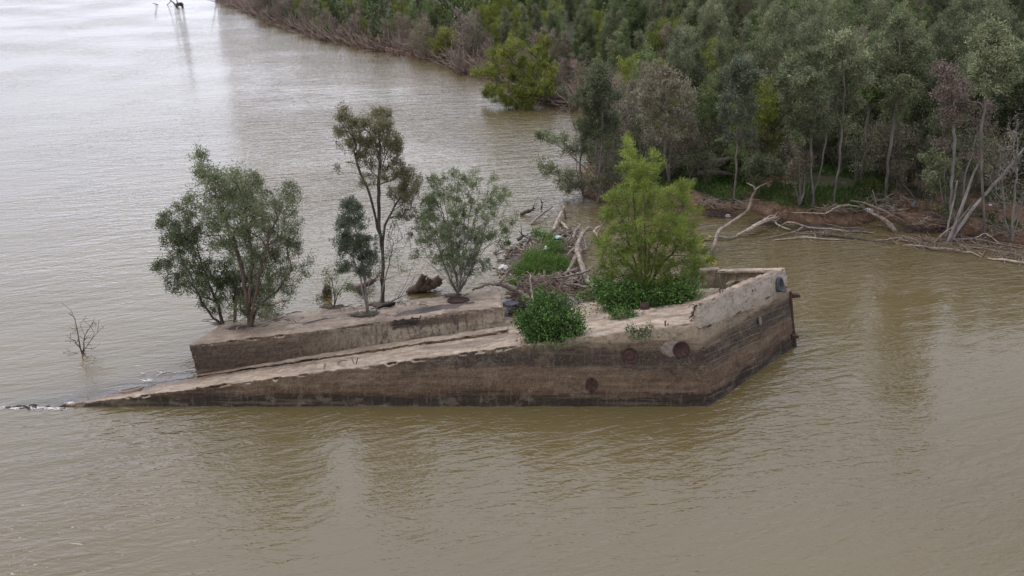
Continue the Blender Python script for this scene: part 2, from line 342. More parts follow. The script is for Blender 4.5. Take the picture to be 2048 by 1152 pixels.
# ------------------------------------------------------------------ the setting: ground and water
shore_px = [(2250, 510), (2048, 490), (1960, 479), (1880, 463), (1800, 450), (1755, 437), (1720, 452), (1620, 449), (1545, 438), (1505, 420), (1440, 424), (1400, 419), (1300, 408), (1240, 412), (1195, 409), (1158, 396), (1168, 350), (1185, 300), (1200, 262), (1180, 236), (1130, 213), (1060, 200), (985, 158), (930, 150), (880, 124), (780, 107), (650, 82), (560, 52), (480, 20), (430, 2)]
SH = [G(*p)[:2] for p in shore_px]
SH = [np.array([90., 20.]), np.array([45., 31.])]+SH+[np.array([-90., 260.]), np.array([-96., 420.]), np.array([-100., 1600.]), np.array([2500., 1600.]), np.array([2500., 0.]), np.array([400., 0.])]
SHP = np.array(SH)
def sdist(x, y):
    """signed distance to the shore, positive on land"""
    x = np.asarray(x, float); y = np.asarray(y, float); best = np.full(x.shape, 1e9); ins = np.zeros(x.shape, bool); n = len(SHP)
    for i in range(n):
        a, b = SHP[i], SHP[(i+1) % n]; e_ = b-a; l = (e_**2).sum()
        tt = np.clip(((x-a[0])*e_[0]+(y-a[1])*e_[1])/l, 0, 1)
        best = np.minimum(best, np.hypot(x-a[0]-tt*e_[0], y-a[1]-tt*e_[1]))
        cr_ = ((a[1] > y) != (b[1] > y)) & (x < (b[0]-a[0])*(y-a[1])/(b[1]-a[1]+1e-12)+a[0]); ins ^= cr_
    return np.where(ins, best, -best)
_T = {}
def vnoise(x, y, s, seed=0):
    if seed not in _T: _T[seed] = np.random.default_rng(seed).random((256, 256))
    T = _T[seed]; u = np.asarray(x)/s; v = np.asarray(y)/s
    i = np.floor(u).astype(int); j = np.floor(v).astype(int); fu = u-i; fv = v-j; fu = fu*fu*(3-2*fu); fv = fv*fv*(3-2*fv)
    q = lambda a, b: T[a % 256, b % 256]
    return (q(i, j)*(1-fu)*(1-fv)+q(i+1, j)*fu*(1-fv)+q(i, j+1)*(1-fu)*fv+q(i+1, j+1)*fu*fv)*2-1
def landz(x, y):
    x = np.asarray(x, float); y = np.asarray(y, float)
    d = sdist(x, y)+.5*vnoise(x, y, 2.2, 1)+.22*vnoise(x, y, .8, 2)
    bank = (.62+.25*vnoise(x, y, 7, 3))*np.where(y > 70, .55, 1.)
    up = bank*(1-np.exp(-np.maximum(d, 0)/.35))+.035*np.minimum(np.maximum(d, 0), 45)+.16*vnoise(x, y, 2.7, 4)*np.clip(d/1.5, 0, 1)+.07*vnoise(x, y, .7, 5)*np.clip(d, 0, 1)
    return np.where(d > 0, up-.02, np.maximum(-2.5, d*.45-.02))
def grid(xs, ys):
    X, Y = np.meshgrid(xs, ys); nx, ny = len(xs), len(ys)
    i = np.arange(ny-1)[:, None]*nx+np.arange(nx-1)[None, :]
    f = np.stack([i, i+1, i+nx+1, i+nx], -1).reshape(-1, 4); return X.ravel(), Y.ravel(), f
gx = np.concatenate([[-3000, -900, -400, -250], np.arange(-160, -6, 2.), np.arange(-6, 46, .28), np.arange(46, 120, 3.), [150, 250, 500, 1200, 3000]])
gy = np.concatenate([[-900, -100, 0], np.arange(28, 62, .28), np.arange(62, 120, .8), np.arange(120, 300, 3.), [350, 450, 700, 1300, 4000]])
X, Y, f = grid(gx, gy); Z = landz(X, Y)
gm, t = mat('bank_soil'); pos, P, Nn = geo(t)
n1 = noise(t, pos, .35, 6, .6); n2 = noise(t, pos, 2.5, 6, .65); n3 = noise(t, pos, 11, 4, .7)
soil = ramp(t, n2, [(.3, (.085, .048, .028)), (.55, (.17, .100, .062)), (.72, (.30, .20, .135))])
soil = mixc(t, ramp(t, n3, [(.58, 0), (.68, .7)]), soil, (.36, .30, .24)); soil = mixc(t, ramp(t, n3, [(.34, .6), (.42, 0)]), soil, (.045, .032, .024))
grass = ramp(t, n2, [(.3, (.022, .026, .012)), (.5, (.045, .046, .022)), (.7, (.085, .068, .044))])
gk = ramp(t, math_(t, 'ADD', math_(t, 'MULTIPLY', P['Z'], .28), math_(t, 'SUBTRACT', n1, .5)), [(.16, 0), (.24, 1)])
c = mixc(t, gk, soil, grass); c = mixc(t, ramp(t, P['Z'], [(.05, .8), (.25, 0)]), c, (.05, .030, .020))
finish(t, c, .95, bump(t, math_(t, 'ADD', n2, math_(t, 'MULTIPLY', n3, .4)), .9, .15))
g_o = link('ground', npmesh('ground', np.c_[X, Y, Z], f, smooth=True), gm); tag(g_o, kind='structure')

# water: silty river, clear only where it lies a hand deep over the sunken deck
A = G(1420, 812); B = G(1590, 692)
wx = np.concatenate([[-3000, -900, -300, -120], np.arange(-60, -24, 3.), np.arange(-24, 14, .13), np.arange(14, 70, 3.), [100, 300, 900, 3000]])
wy = np.concatenate([[-400, -60, 0, 10, 15, 19], np.arange(22, 38, .13), np.arange(38, 90, 3.), np.arange(90, 300, 12.), [350, 600, 1500, 4000]])
X, Y, f = grid(wx, wy); dz = deckz(X, Y)
inside = (Y > 23.3+.0) & (X < 6.5) & (Y < 33) & (X > -24) & (dz < .3)
depth = np.maximum(0, -dz)+.004
op = np.where(inside, 1-np.exp(-depth/.25), 1.)
wm, t = mat('river_water'); pos, P, Nn = geo(t)
at = t.nodes.new('ShaderNodeAttribute'); at.attribute_name = 'mud'
mp_ = t.nodes.new('ShaderNodeMapping'); mp_.inputs['Rotation'].default_value = (0, 0, R(-14)); t.links.new(pos, mp_.inputs[0]); pr = mp_.outputs[0]
w0 = noise(t, pr, .16, 3, .5, (.6, 1.3, 1)); w1 = noise(t, pr, .75, 3, .5, (.40, 1.5, 1), .4); w2 = noise(t, pr, 2.3, 3, .55, (.5, 1.35, 1), .3); w3 = noise(t, pos, 8., 2, .5, (.6, 1.3, 1))
rg = noise(t, pr, 1.15, 2, .5, (.42, 1.6, 1), .5); rg = math_(t, 'SUBTRACT', 1., math_(t, 'ABSOLUTE', math_(t, 'SUBTRACT', math_(t, 'MULTIPLY', rg, 2.), 1.))); rg = math_(t, 'POWER', rg, 3.)
rh = noise(t, pos, 3.6, 2, .5, (.5, 1.5, 1), .5); rh = math_(t, 'SUBTRACT', 1., math_(t, 'ABSOLUTE', math_(t, 'SUBTRACT', math_(t, 'MULTIPLY', rh, 2.), 1.))); rh = math_(t, 'POWER', rh, 3.)
calm = noise(t, pos, .055, 3, .5)
amp = ramp(t, calm, [(.38, .35), (.62, 1.)])
lee = math_(t, 'ADD', math_(t, 'MULTIPLY', P['Y'], .028), math_(t, 'MULTIPLY', P['X'], -.012)); lee = math_(t, 'ADD', lee, math_(t, 'MULTIPLY', math_(t, 'SUBTRACT', calm, .5), .5))
amp = math_(t, 'MULTIPLY', amp, ramp(t, lee, [(.45, .40), (.80, 1.)]))
hh = math_(t, 'ADD', math_(t, 'MULTIPLY', w1, .17), math_(t, 'MULTIPLY', w2, .085)); hh = math_(t, 'ADD', hh, math_(t, 'ADD', math_(t, 'MULTIPLY', w3, .014), math_(t, 'ADD', math_(t, 'MULTIPLY', rg, .05), math_(t, 'MULTIPLY', rh, .024)))); hh = math_(t, 'ADD', math_(t, 'MULTIPLY', hh, amp), math_(t, 'MULTIPLY', w0, .16))
bn = bump(t, hh, 1., .85)
mud = ramp(t, noise(t, pos, .07, 4, .55, (1, 1, 1)), [(.3, (.102, .077, .032)), (.7, (.124, .093, .040))])
df = t.nodes.new('ShaderNodeBsdfDiffuse'); t.links.new(mud, df.inputs['Color'])
trn = t.nodes.new('ShaderNodeBsdfTransparent'); trn.inputs['Color'].default_value = (.80, .72, .62, 1)
m1 = t.nodes.new('ShaderNodeMixShader'); t.links.new(at.outputs['Fac'], m1.inputs[0]); t.links.new(trn.outputs[0], m1.inputs[1]); t.links.new(df.outputs[0], m1.inputs[2])
gl = t.nodes.new('ShaderNodeBsdfGlossy'); gl.inputs['Roughness'].default_value = .005; gl.inputs['Color'].default_value = (1, 1, 1, 1); t.links.new(bn, gl.inputs['Normal'])
fz = t.nodes.new('ShaderNodeFresnel'); fz.inputs['IOR'].default_value = 1.47; t.links.new(bn, fz.inputs['Normal'])
m2 = t.nodes.new('ShaderNodeMixShader'); t.links.new(fz.outputs[0], m2.inputs[0]); t.links.new(m1.outputs[0], m2.inputs[1]); t.links.new(gl.outputs[0], m2.inputs[2])
o_ = t.nodes.new('ShaderNodeOutputMaterial'); t.links.new(m2.outputs[0], o_.inputs[0])
w_o = link('water', npmesh('water', np.c_[X, Y, 0*X], f, {'mud': op}, True), wm); tag(w_o, kind='structure')

# ------------------------------------------------------------------ the concrete barge
barge = empty('concrete_barge', (-2, 27, 0), 'heeled concrete barge wreck sinking at its left end in brown river water', 'barge')
Up = U/1.0
knW = A; stW = B
kn_deck = knW+Up*((deckz(knW[0], knW[1])-0)/(1-DECK[1]*Up[0]-DECK[2]*Up[1]))
st_deck = stW+Up*(deckz(stW[0], stW[1])/(1-DECK[1]*Up[0]-DECK[2]*Up[1]))
def on_deck(x, y): return np.array([x, y, deckz(x, y)])
def edgeY(x):      # the near sheer line
    z_e = 2.2535+.1316*x; return 23.3+.25*z_e
near = [on_deck(x, edgeY(x)) for x in (-24, -16.4, -10.4, -4, 1, 4.5)]+[kn_deck, st_deck]
farK = on_deck(8.4, 32.6)
loop = near+[farK, on_deck(2, 34), on_deck(-24, 34)]
dn = lambda p, zb=-3.2: np.array(p)-Up*((p[2]-zb)/Up[2])
loop = [np.array(p) for p in loop]
low = [dn(p) for p in loop]
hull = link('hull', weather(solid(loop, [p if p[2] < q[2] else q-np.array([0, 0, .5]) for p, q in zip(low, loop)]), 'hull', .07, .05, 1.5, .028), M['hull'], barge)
# raised deck
F0 = G(383, 748, -.02); F1 = PG(DECK, 1013, 657)
T0 = V(378, 690, F0[1]+.25); T1 = V(1006, 613, F1[1]+.25)
def top_at(px, py, z): return G(px, py, z)
K0, K1, K2, K3, K4 = G(449, 644, T0[2]-.55), G(605, 624, .62), G(719, 610, .78), G(897, 591, 1.05), G(1001, 576, 1.25)
M1 = V(675, 656, T0[1]+(T1[1]-T0[1])*.47); M2 = V(839, 629, T0[1]+(T1[1]-T0[1])*.73)
print('TRUNK', F0.round(2), F1.round(2), T0.round(2), T1.round(2), M1.round(2), M2.round(2), K0.round(2), K4.round(2), kn_deck.round(2), st_deck.round(2))
tl = [T0, M1, M2, T1, K4, K3, K2, K1, K0]
bl = [p-Up*((p[2]+1.6)/Up[2]) for p in tl]; 
for i in range(4, 9): bl[i] = tl[i]-np.array([0, 0, 2.8])
raised = link('raised_deck', weather(solid(tl, bl), 'raised_deck', .055, .04, 1.7, .024), M['trunk'], barge)
# ledge at the foot of the raised deck
e0, e1 = G(385, 757, -.1), PG(DECK, 1016, 666)
nrm_up = np.array([-DECK[1], -DECK[2], 1.]); nrm_up /= np.linalg.norm(nrm_up)
lg = [e0+nrm_up*.1, e1+nrm_up*.13, e1+np.array([.0, .75, -.25])+nrm_up*.17, e0+np.array([.0, .75, -.25])+nrm_up*.17]
link('ledge', weather(solid(lg, [p-nrm_up*.5 for p in lg]), 'ledge', .045, .02, 2, .01), M['hull'], barge)
# bulwarks
def wall(name, pts_out, tops, th, inward, mats='bulwark', vox=.05):
    """wall along foot points with heights of its own, thickness th towards 'inward'"""
    bm = bmesh.new(); n = len(pts_out); rows = []
    for p, tp, iw in zip(pts_out, tops, inward):
        p = np.array(p); iw = np.array(iw, float); iw /= np.linalg.norm(iw)
        rows.append([bm.verts.new(tuple(q)) for q in (p-Up*.25, tp, tp+iw*th, p-Up*.25+iw*th)])
    for i in range(n-1):
        for k in range(4):
            bm.faces.new((rows[i][k], rows[i+1][k], rows[i+1][(k+1) % 4], rows[i][(k+1) % 4]))
    bm.faces.new(rows[0]); bm.faces.new(rows[-1][::-1])
    return link(name, weather(bm, name, vox, .035, 2.6, .02), M[mats], barge)
bowdir = (stW-knW)/np.linalg.norm(stW-knW)
inn = np.array([-bowdir[1], bowdir[0], 0])
def along(px, py):   # a pixel on the outer face of the bow
    nn = np.cross(bowdir, Up); r = ray(px, py); tt = np.dot(knW-O, nn)/np.dot(r, nn); return O+r*tt
bp = [(1396, 610), (1448, 586), (1500, 564), (1562, 540), (1573, 537)]
tops = [along(*p) for p in bp]
def foot(p): # go down the lean to the deck
    k = (p[2]-deckz(p[0], p[1]))/(1-DECK[1]*Up[0]-DECK[2]*Up[1]); return p-Up*k
wall('bulwark', [foot(p)-np.cross(bowdir, Up)*(-.0)+inn*-.012 for p in tops], [p+inn*-.012 for p in tops], .26, [inn]*5)
# far bulwark
fb_px = [(1571, 535.5), (1510, 536.5), (1444, 538.5)]
fz_ = [tops[-1][2], tops[-1][2]-.62, tops[-1][2]-1.25]
ft = [tops[-1]+np.array([.02, .05, 0])]+[G(px, py, z) for (px, py), z in zip(fb_px[1:], fz_[1:])]
fo = [p-Up*1.25 for p in ft]
ind = np.array([-.75, -.66, 0])
wall('bulwark', fo, ft, .24, [ind]*3, 'light')
cap = [p+np.array([0, 0, .02]) for p in ft]; capi = [p+ind*.42 for p in cap]
bm = solid(cap+capi[::-1], [p-np.array([0, 0, .14]) for p in cap+capi[::-1]])
link('bulwark_cap', weather(bm, 'bulwark_cap', .04, .012, 2.2, .008), M['light'], barge)
# return wall facing the camera
c0 = PG(DECK, 1399, 577); c1 = PG(DECK, 1443, 572)
t0_ = V(1399, 542, c0[1]+.1); t1_ = V(1441, 538, c1[1]+.1)
bm = solid([t0_, t1_, t1_+np.array([.1, .45, -.05]), t0_+np.array([.1, .45, -.05])], [c0-nrm_up*.3, c1-nrm_up*.3, c1+np.array([.1, .5, -.4]), c0+np.array([.1, .5, -.4])])
link('return_wall', weather(bm, 'return_wall', .045, .03, 2.5, .015), M['light'], barge)
# low block behind the near bulwark
q0 = PG(DECK, 1452, 588); q1 = PG(DECK, 1500, 574); q2 = PG(DECK, 1512, 562); q3 = PG(DECK, 1470, 570)
bm = solid([p+nrm_up*h_ for p, h_ in zip((q0, q1, q2, q3), (.42, .45, .42, .40))], [p-nrm_up*.2 for p in (q0, q1, q2, q3)])
link('bollard_block', weather(bm, 'bollard_block', .04, .05, 3, .02), M['light'], barge)
# broken end of the near bulwark: twisted rebar
rb = []
for i in range(16):
    p = tops[0]+np.array([random.uniform(-.12, .08), random.uniform(0, .25), -random.uniform(.0, .65)]); q = p+np.array([random.uniform(-.16, -.02), random.uniform(-.1, .1), random.uniform(-.2, .05)]); r_ = q+np.array([random.uniform(-.06, .05), 0, random.uniform(-.15, .02)])
    rb.append(tube([p+np.array([.15, .05, 0]), p, q, r_], [.014, .014, .012, .01], 5, 2))
link('rebar', tubes_mesh('rebar', rb), M['rust_dark'], barge)
# rusty stem plate with brackets
s0 = along(1580, 582)+np.array([.05, -.02, 0]); s1 = stW+np.array([.05, -.02, 0])-Up*.3
pl = [(s0-np.array([.05, 0, 0]), .05), ((s0+s1)/2-np.array([.05, 0, 0]), .06), (s1-np.array([.04, 0, 0]), .07)]
stem = link('stem_plate', tubes_mesh('stem_plate', [tube([p for p, _ in pl], [r_ for _, r_ in pl], 6, 4, .006)], False), M['rust'], barge)
for py, ln in ((592, .36), (674, .30)):
    p = along(1581, py)+np.array([.05, 0, 0]); bm = bmesh.new(); bmesh.ops.create_cube(bm, size=1)
    for v in bm.verts: v.co = Vector((p[0]+ln/2+v.co.x*ln, p[1]+.06+v.co.y*.20, p[2]+v.co.z*(.11 if v.co.x > 0 else .20)))
    bmesh.ops.bevel(bm, geom=bm.edges[:], offset=.015, segments=1, affect='EDGES')
    link('bracket', bm_mesh('bracket', bm), M['rust'], barge)
def frame_on(nrm):
    n = Vector(nrm).normalized(); a = n.cross(Vector((0, 0, 1))).normalized() if abs(n.z) < .95 else Vector((1, 0, 0)); b = n.cross(a).normalized(); return np.array(a), np.array(b), np.array(n)
def lathe(c, nrm, prof, seg=28, sx=1., sy=1., jit=0.):
    """surface of revolution about nrm: prof = (radius, height) pairs"""
    a, b, n = frame_on(nrm); vs = []; fs = []
    for (r_, h_) in prof:
        for k in range(seg):
            an = 2*math.pi*k/seg; rr = r_*(1+random.uniform(-jit, jit)); vs.append(np.array(c)+a*math.cos(an)*rr*sx+b*math.sin(an)*rr*sy+n*h_)
    for i in range(len(prof)-1):
        for k in range(seg): fs.append((i*seg+k, i*seg+(k+1) % seg, (i+1)*seg+(k+1) % seg, (i+1)*seg+k))
    me = bpy.data.meshes.new('x'); me.from_pydata([tuple(v) for v in vs], [], fs+[tuple(range((len(prof)-1)*seg, len(prof)*seg))])
    bm = bmesh.new(); bm.from_mesh(me); bmesh.ops.recalc_face_normals(bm, faces=bm.faces); bm.to_mesh(me); bm.free(); me.update()
    for p in me.polygons: p.use_smooth = True
    return me
fn = np.cross([1, 0, 0], [0, .25, 1.]); fn = np.array([0, -1, .25])/math.hypot(1, .25)
def on_side(px, py, out=.0):
    r = ray(px, py); p0 = np.array([0, 23.3, 0]); tt = np.dot(p0-O, fn)/np.dot(r, fn); return O+r*tt+fn*out
# ports on the side
p = on_side(1362, 699, .02)
o1 = link('port_cover', lathe(p, fn, [(.32, -.1), (.31, .02), (.27, .025), (.26, .002), (0.02, .004)], jit=.012), M['rust_dark'], barge)
me = lathe(on_side(1345, 698, .0), fn, [(.46, -.12), (.44, .004), (.36, .012), (.02, .014)], 30, 1.0, .68, .12); link('mortar_patch', me, M['patch'], barge)
p = on_side(1259, 711, .015)
o2 = link('port_ring', lathe(p, fn, [(.30, -.08), (.30, .025), (.27, .03), (.26, .003), (.18, .003), (.17, .02), (.13, .018), (.02, .004)], jit=.025), M['rust'], barge)
p = on_side(1183, 769, .015); o3 = link('side_opening', lathe(p, fn, [(.24, -.08), (.24, .02), (.20, .02), (.18, .004), (.02, .004)], 24, .9, 1.2, .07), M['rust_dark'], barge)
# hawse pipe lip near the stem
bn_ = np.cross(bowdir, Up); bn_ = bn_/np.linalg.norm(bn_); bn_ = bn_ if bn_[1] < 0 else -bn_
p = along(1556, 569)
seg = 28; prof = [(1.0, -.06, 0), (1.03, .05, 0), (.97, .16, -.03), (.74, .15, -.02), (.50, .03, .02), (.30, -.0, .03), (.02, -.015, .03)]
a_, b_, n_ = frame_on(bn_); b_ = np.array([0, 0, 1.])-n_*n_[2]; b_ /= np.linalg.norm(b_); a_ = np.cross(b_, n_)
vs = []; fs = []
for (r_, h_, dzz) in prof:
    for k in range(seg):
        an = 2*math.pi*k/seg; cx, sy_ = math.cos(an), math.sin(an); wdt = .20+.10*max(0, -sy_)**1.2; hgt = .34 if sy_ > 0 else .30
        vs.append(p+a_*cx*wdt*r_+b_*(sy_*hgt*r_+dzz)+n_*(h_*(1+.7*max(0, -sy_))))
for i in range(len(prof)-1):
    for k in range(seg): fs.append((i*seg+k, i*seg+(k+1) % seg, (i+1)*seg+(k+1) % seg, (i+1)*seg+k))
fs.append(tuple(range((len(prof)-1)*seg, len(prof)*seg)))
me = bpy.data.meshes.new('hawse_pipe'); me.from_pydata([tuple(v) for v in vs], [], fs); me.update()
for q in me.polygons: q.use_smooth = True
link('hawse_pipe', me, M['iron'], barge)
# hawse opening in the far bulwark
fn2 = ind/np.linalg.norm(ind); pc = (ft[0]*.42+ft[1]*.58)-Up*.42+fn2*.25
link('hawse_pipe', lathe(pc, fn2, [(.36, -.05), (.36, .08), (.27, .10), (.22, .02), (.02, .0)], 26, 1, .85, .01), M['iron'], barge)
# little bolts, holes and bars on the bow
for px, py, k in ((1505, 581, 'h'), (1510, 579, 'h'), (1487, 594, 'h'), (1534, 595, 'b'), (1476, 625, 'b'), (1417, 652, 'b'), (1570, 575, 'b')):
    p = along(px, py)
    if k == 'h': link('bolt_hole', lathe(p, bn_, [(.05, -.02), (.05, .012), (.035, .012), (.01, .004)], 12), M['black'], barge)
    else: link('bolt', tubes_mesh('bolt', [tube([p-bowdir*.14+bn_*.03, p+bn_*.06, p+bowdir*.12+bn_*.05], [.022, .03, .02], 6, 2)]), M['rust_dark'], barge)
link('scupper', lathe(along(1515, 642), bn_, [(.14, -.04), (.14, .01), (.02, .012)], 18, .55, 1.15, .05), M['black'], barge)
link('mortar_patch', lathe(along(1520, 642), bn_, [(.16, -.04), (.15, .03), (.02, .035)], 18, .6, 1.3, .06), M['patch'], barge)
# bars on the deck edge
for px, py in ((1331, 651), (1386, 632), (1445, 584)):
    p = PG(DECK, px, py) if px < 1390 else along(px, py+3)+inn*.1
    link('stud', tubes_mesh('stud', [tube([p-nrm_up*.1, p+nrm_up*.13, p+nrm_up*.17+np.array([.05, 0, 0])], [.025, .025, .02], 6, 2), tube([p+np.array([.1, .05, -.1]), p+np.array([.1, .05, .07])], [.02, .02], 6, 1)]), M['rust_dark'], barge)
for px, py, k in ((649, 736, 0), (677, 729, 1), (710, 728, 2)):
    p = PG(DECK, px, py)
    l = [[(0, 0, -.1), (0, 0, .16), (.08, 0, .17), (.03, 0, .05)], [(0, 0, -.1), (0, 0, .10), (.18, .1, .12), (.32, .1, .1)], [(0, 0, -.1), (-.1, 0, .24)]][k]
    tt_ = [tube([p+np.array(q) for q in l], .013, 5, 2)]
    if k == 2: tt_.append(tube([p+np.array([0, 0, -.1]), p+np.array([.13, 0, .26])], .018, 5, 1))
    link('stud', tubes_mesh('stud', tt_), M['rust_dark'], barge)
# round hatches
p = PG(DECK, 262, 780)+nrm_up*.10; link('hatch_rim', lathe(p-nrm_up*.06, nrm_up, [(.50, -.06), (.47, .03), (.36, .035), (.34, .0)], 30, jit=.01), M['hull'], barge)
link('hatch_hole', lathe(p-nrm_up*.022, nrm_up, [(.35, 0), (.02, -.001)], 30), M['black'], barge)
p = PG(DECK, 1291, 624); link('hatch_collar', lathe(p, nrm_up, [(.46, -.05), (.44, .10), (.20, .12), (.02, .12)], 30, jit=.015), M['drift_pale'], barge)
link('pipe_stub', lathe(p+nrm_up*.09, nrm_up, [(.19, 0), (.18, .30), (.15, .30), (.14, .1), (.02, .1)], 24, jit=.02), M['rust_dark'], barge)
TP = np.linalg.lstsq(np.c_[np.ones(6), np.array([T0, M1, T1, K1, K2, K4])[:, :2]], np.array([T0, M1, T1, K1, K2, K4])[:, 2], rcond=None)[0]
tn = np.array([-TP[1], -TP[2], 1.]); tn /= np.linalg.norm(tn)
def TT(px, py, up=0.): return PG(TP, px, py)+tn*up
link('hatch_cover', lathe(TT(917, 601, .02), tn, [(.50, -.1), (.49, .035), (.44, .04), (.43, .02), (.02, .022)], 30, jit=.008), M['rust_dark'], barge)
link('hatch_rim', lathe(TT(500, 656, .0), tn, [(.58, -.1), (.56, .03), (.50, .035), (.47, -.02)], 30, jit=.03), M['trunk'], barge)
for (px, py, r_) in ((500, 655, .46), (740, 627, .40), (764, 607, .34), (668, 614, .30), (456, 646, .34), (912, 590, .3)):
    link('hatch_hole', lathe(TT(px, py, .03), tn, [(r_*1.35, -.045), (r_, -.012), (r_*.5, .0), (.02, .01)], 26, 1.5, .8, .2), M['silt'], barge)
lt = []
for i in range(150):   # leaf litter and bark strips round the trunks
    cx, cy = random.choice(((500, 652), (455, 645), (740, 627), (764, 608), (912, 592), (668, 614), (560, 640), (820, 606))); q = TT(cx+random.gauss(0, 22), cy+random.gauss(0, 3), .012)
    d_ = np.array([random.gauss(0, 1), random.gauss(0, 1), 0]); d_ /= np.linalg.norm(d_); l_ = random.uniform(.05, .28); lt.append(tube([q-d_*l_, q+np.array([0, 0, .02]), q+d_*l_], random.uniform(.006, .016), 4, 1, 0, i))
litter_o = link('leaf_litter', tubes_mesh('leaf_litter', lt), M['drift_dark']); tag(litter_o, 'twigs and bark litter strewn on the raised deck round the tree trunks', 'litter', None, 'stuff')

# ------------------------------------------------------------------ trees
def grow(base, stems, targets, alpha=.35, step=.35, jit=.05, seed=0, gravity=0.):
    """stems: list of polylines of world points (first near base). targets (n,3). Returns nodes, parent, tips."""
    g = np.random.default_rng(seed); Nd = [np.array(base, float)]; par = [-1]; pl_ = [0.]
    def chain(p0, q, st=step, jt=jit):
        a = Nd[p0]; d = np.linalg.norm(q-a); k = max(1, int(d/st)); cur = p0; sag = np.array([0, 0, gravity*d])
        for i in range(1, k+1):
            u_ = i/k; x_ = a+(q-a)*u_+sag*4*u_*(1-u_)*.5
            if i < k: x_ = x_+g.normal(0, jt, 3)
            Nd.append(x_); par.append(cur); pl_.append(pl_[cur]+np.linalg.norm(x_-Nd[cur])); cur = len(Nd)-1
        return cur
    for s_ in stems:
        cur = 0
        for q in s_: cur = chain(cur, np.array(q, float), step, jit*.5)
    cap_ = len(Nd)+len(targets)*14; arr = np.zeros((cap_, 3)); arr[:len(Nd)] = Nd; pa = np.zeros(cap_); pa[:len(Nd)] = pl_
    order = np.argsort(np.linalg.norm(targets-np.array(base), axis=1)); tips = []
    for i in order:
        q = targets[i]; n = len(Nd); d = np.linalg.norm(arr[:n]-q, axis=1)
        below = np.maximum(0, arr[:n, 2]-q[2])
        k = int(np.argmin(d+alpha*pa[:n]+below*1.2)); s0_ = len(Nd)
        if d[k] < .05: continue
        last = chain(k, q); tips.append(last); n2 = len(Nd)
        if n2 > cap_-5: break
        arr[s0_:n2] = Nd[s0_:n2]; pa[s0_:n2] = pl_[s0_:n2]
    return np.array(Nd), np.array(par), np.array(tips)
def skeleton_mesh(name, Nd, par, r0, rtip, expo=2.3):
    n = len(Nd); cnt = np.zeros(n); ch = np.zeros(n, int)
    for i in range(1, n): ch[par[i]] += 1
    cnt[ch == 0] = 1
    for i in range(n-1, 0, -1): cnt[par[i]] += cnt[i]
    rad = cnt**(1/expo); rad = rtip+(rad-1)*(r0-rtip)/max(1e-6, rad[0]-1)
    i = np.arange(1, n); p = par[i]; a = Nd[p]; b = Nd[i]; T = b-a; L_ = np.linalg.norm(T, axis=1)+1e-9; T = T/L_[:, None]
    b = b+T*(rad[i]*.3)[:, None]
    u = np.cross(T, [.31, .17, .93]); u /= np.linalg.norm(u, axis=1)[:, None]+1e-9; v = np.cross(T, u); vs = []; fs = []; o = 0
    for sel, S in ((rad[i] > .03, 7), (rad[i] <= .03, 4)):
        if not sel.any(): continue
        m = sel.sum(); ang = np.linspace(0, 2*np.pi, S, endpoint=False); ra = np.minimum(rad[p[sel]], rad[i[sel]]*1.35); rb_ = rad[i[sel]]
        ring = np.cos(ang)[None, :, None]*u[sel][:, None]+np.sin(ang)[None, :, None]*v[sel][:, None]
        va = a[sel][:, None]+ring*ra[:, None, None]; vb = b[sel][:, None]+ring*rb_[:, None, None]
        vs.append(np.concatenate([va, vb], 1).reshape(-1, 3)); k = np.arange(S); q = np.stack([k, (k+1) % S, (k+1) % S+S, k+S], -1)
        fs.append((q[None]+(np.arange(m)*2*S)[:, None, None]+o).reshape(-1, 4)); o += m*2*S
    return npmesh(name, np.vstack(vs), np.vstack(fs), smooth=True), cnt, ch
def leaves_mesh(name, C, Dr, ln, wd, tone, seed=0, droop=0., flat=.0):
    """rhombic leaves: centre, direction, length, width"""
    g = np.random.default_rng(seed); n = len(C); D = Dr/(np.linalg.norm(Dr, axis=1)[:, None]+1e-9)+g.normal(0, .75, (n, 3)); D[:, 2] -= droop
    D /= np.linalg.norm(D, axis=1)[:, None]; r_ = g.normal(0, 1, (n, 3)); r_[:, 2] *= (1-flat); S = np.cross(D, r_); S /= np.linalg.norm(S, axis=1)[:, None]+1e-9
    l_ = ln*g.uniform(.6, 1.35, n)[:, None]; w_ = wd*g.uniform(.7, 1.3, n)[:, None]
    a = C; b = C+D*l_*.45+S*w_*.5; c_ = C+D*l_; d = C+D*l_*.45-S*w_*.5
    v = np.stack([a, b, c_, d], 1).reshape(-1, 3); f_ = np.arange(n*4).reshape(-1, 4)
    return npmesh(name, v, f_, {'tone': np.repeat(tone, 4)})
def lobe_points(lobes, n, seed, shell=.35):
    """lobes: (cx,cy,cz,rx,ry,rz,weight)"""
    g = np.random.default_rng(seed); L_ = np.array(lobes, float); wgt = L_[:, 6]*L_[:, 3]*L_[:, 5]; k = g.choice(len(L_), n, p=wgt/wgt.sum())
    d = g.normal(0, 1, (n, 3)); d /= np.linalg.norm(d, axis=1)[:, None]; r_ = g.random(n)**shell
    return L_[k, :3]+d*r_[:, None]*L_[k, 3:6], k
def px_lobes(lst, Y0, depth=1.3, off=.6, seed=0):
    g = np.random.default_rng(seed+99); out = []
    xs = np.array([l[0] for l in lst]); span = (xs.max()-xs.min())/2+20
    for l in lst:
        x, y, rx, ry = l[:4]; wt = l[4] if len(l) > 4 else 1.
        sc = Y0/ray(x, y)[1]/F; yo = g.uniform(-1, 1)*off*span*sc*math.sqrt(max(.1, 1-((x-xs.mean())/span)**2))
        c_ = V(x, y, Y0+yo); out.append((c_[0], c_[1], c_[2], rx*sc*1.05, min(rx, ry)*sc*depth*1.1, ry*sc*1.15, wt))
    return out
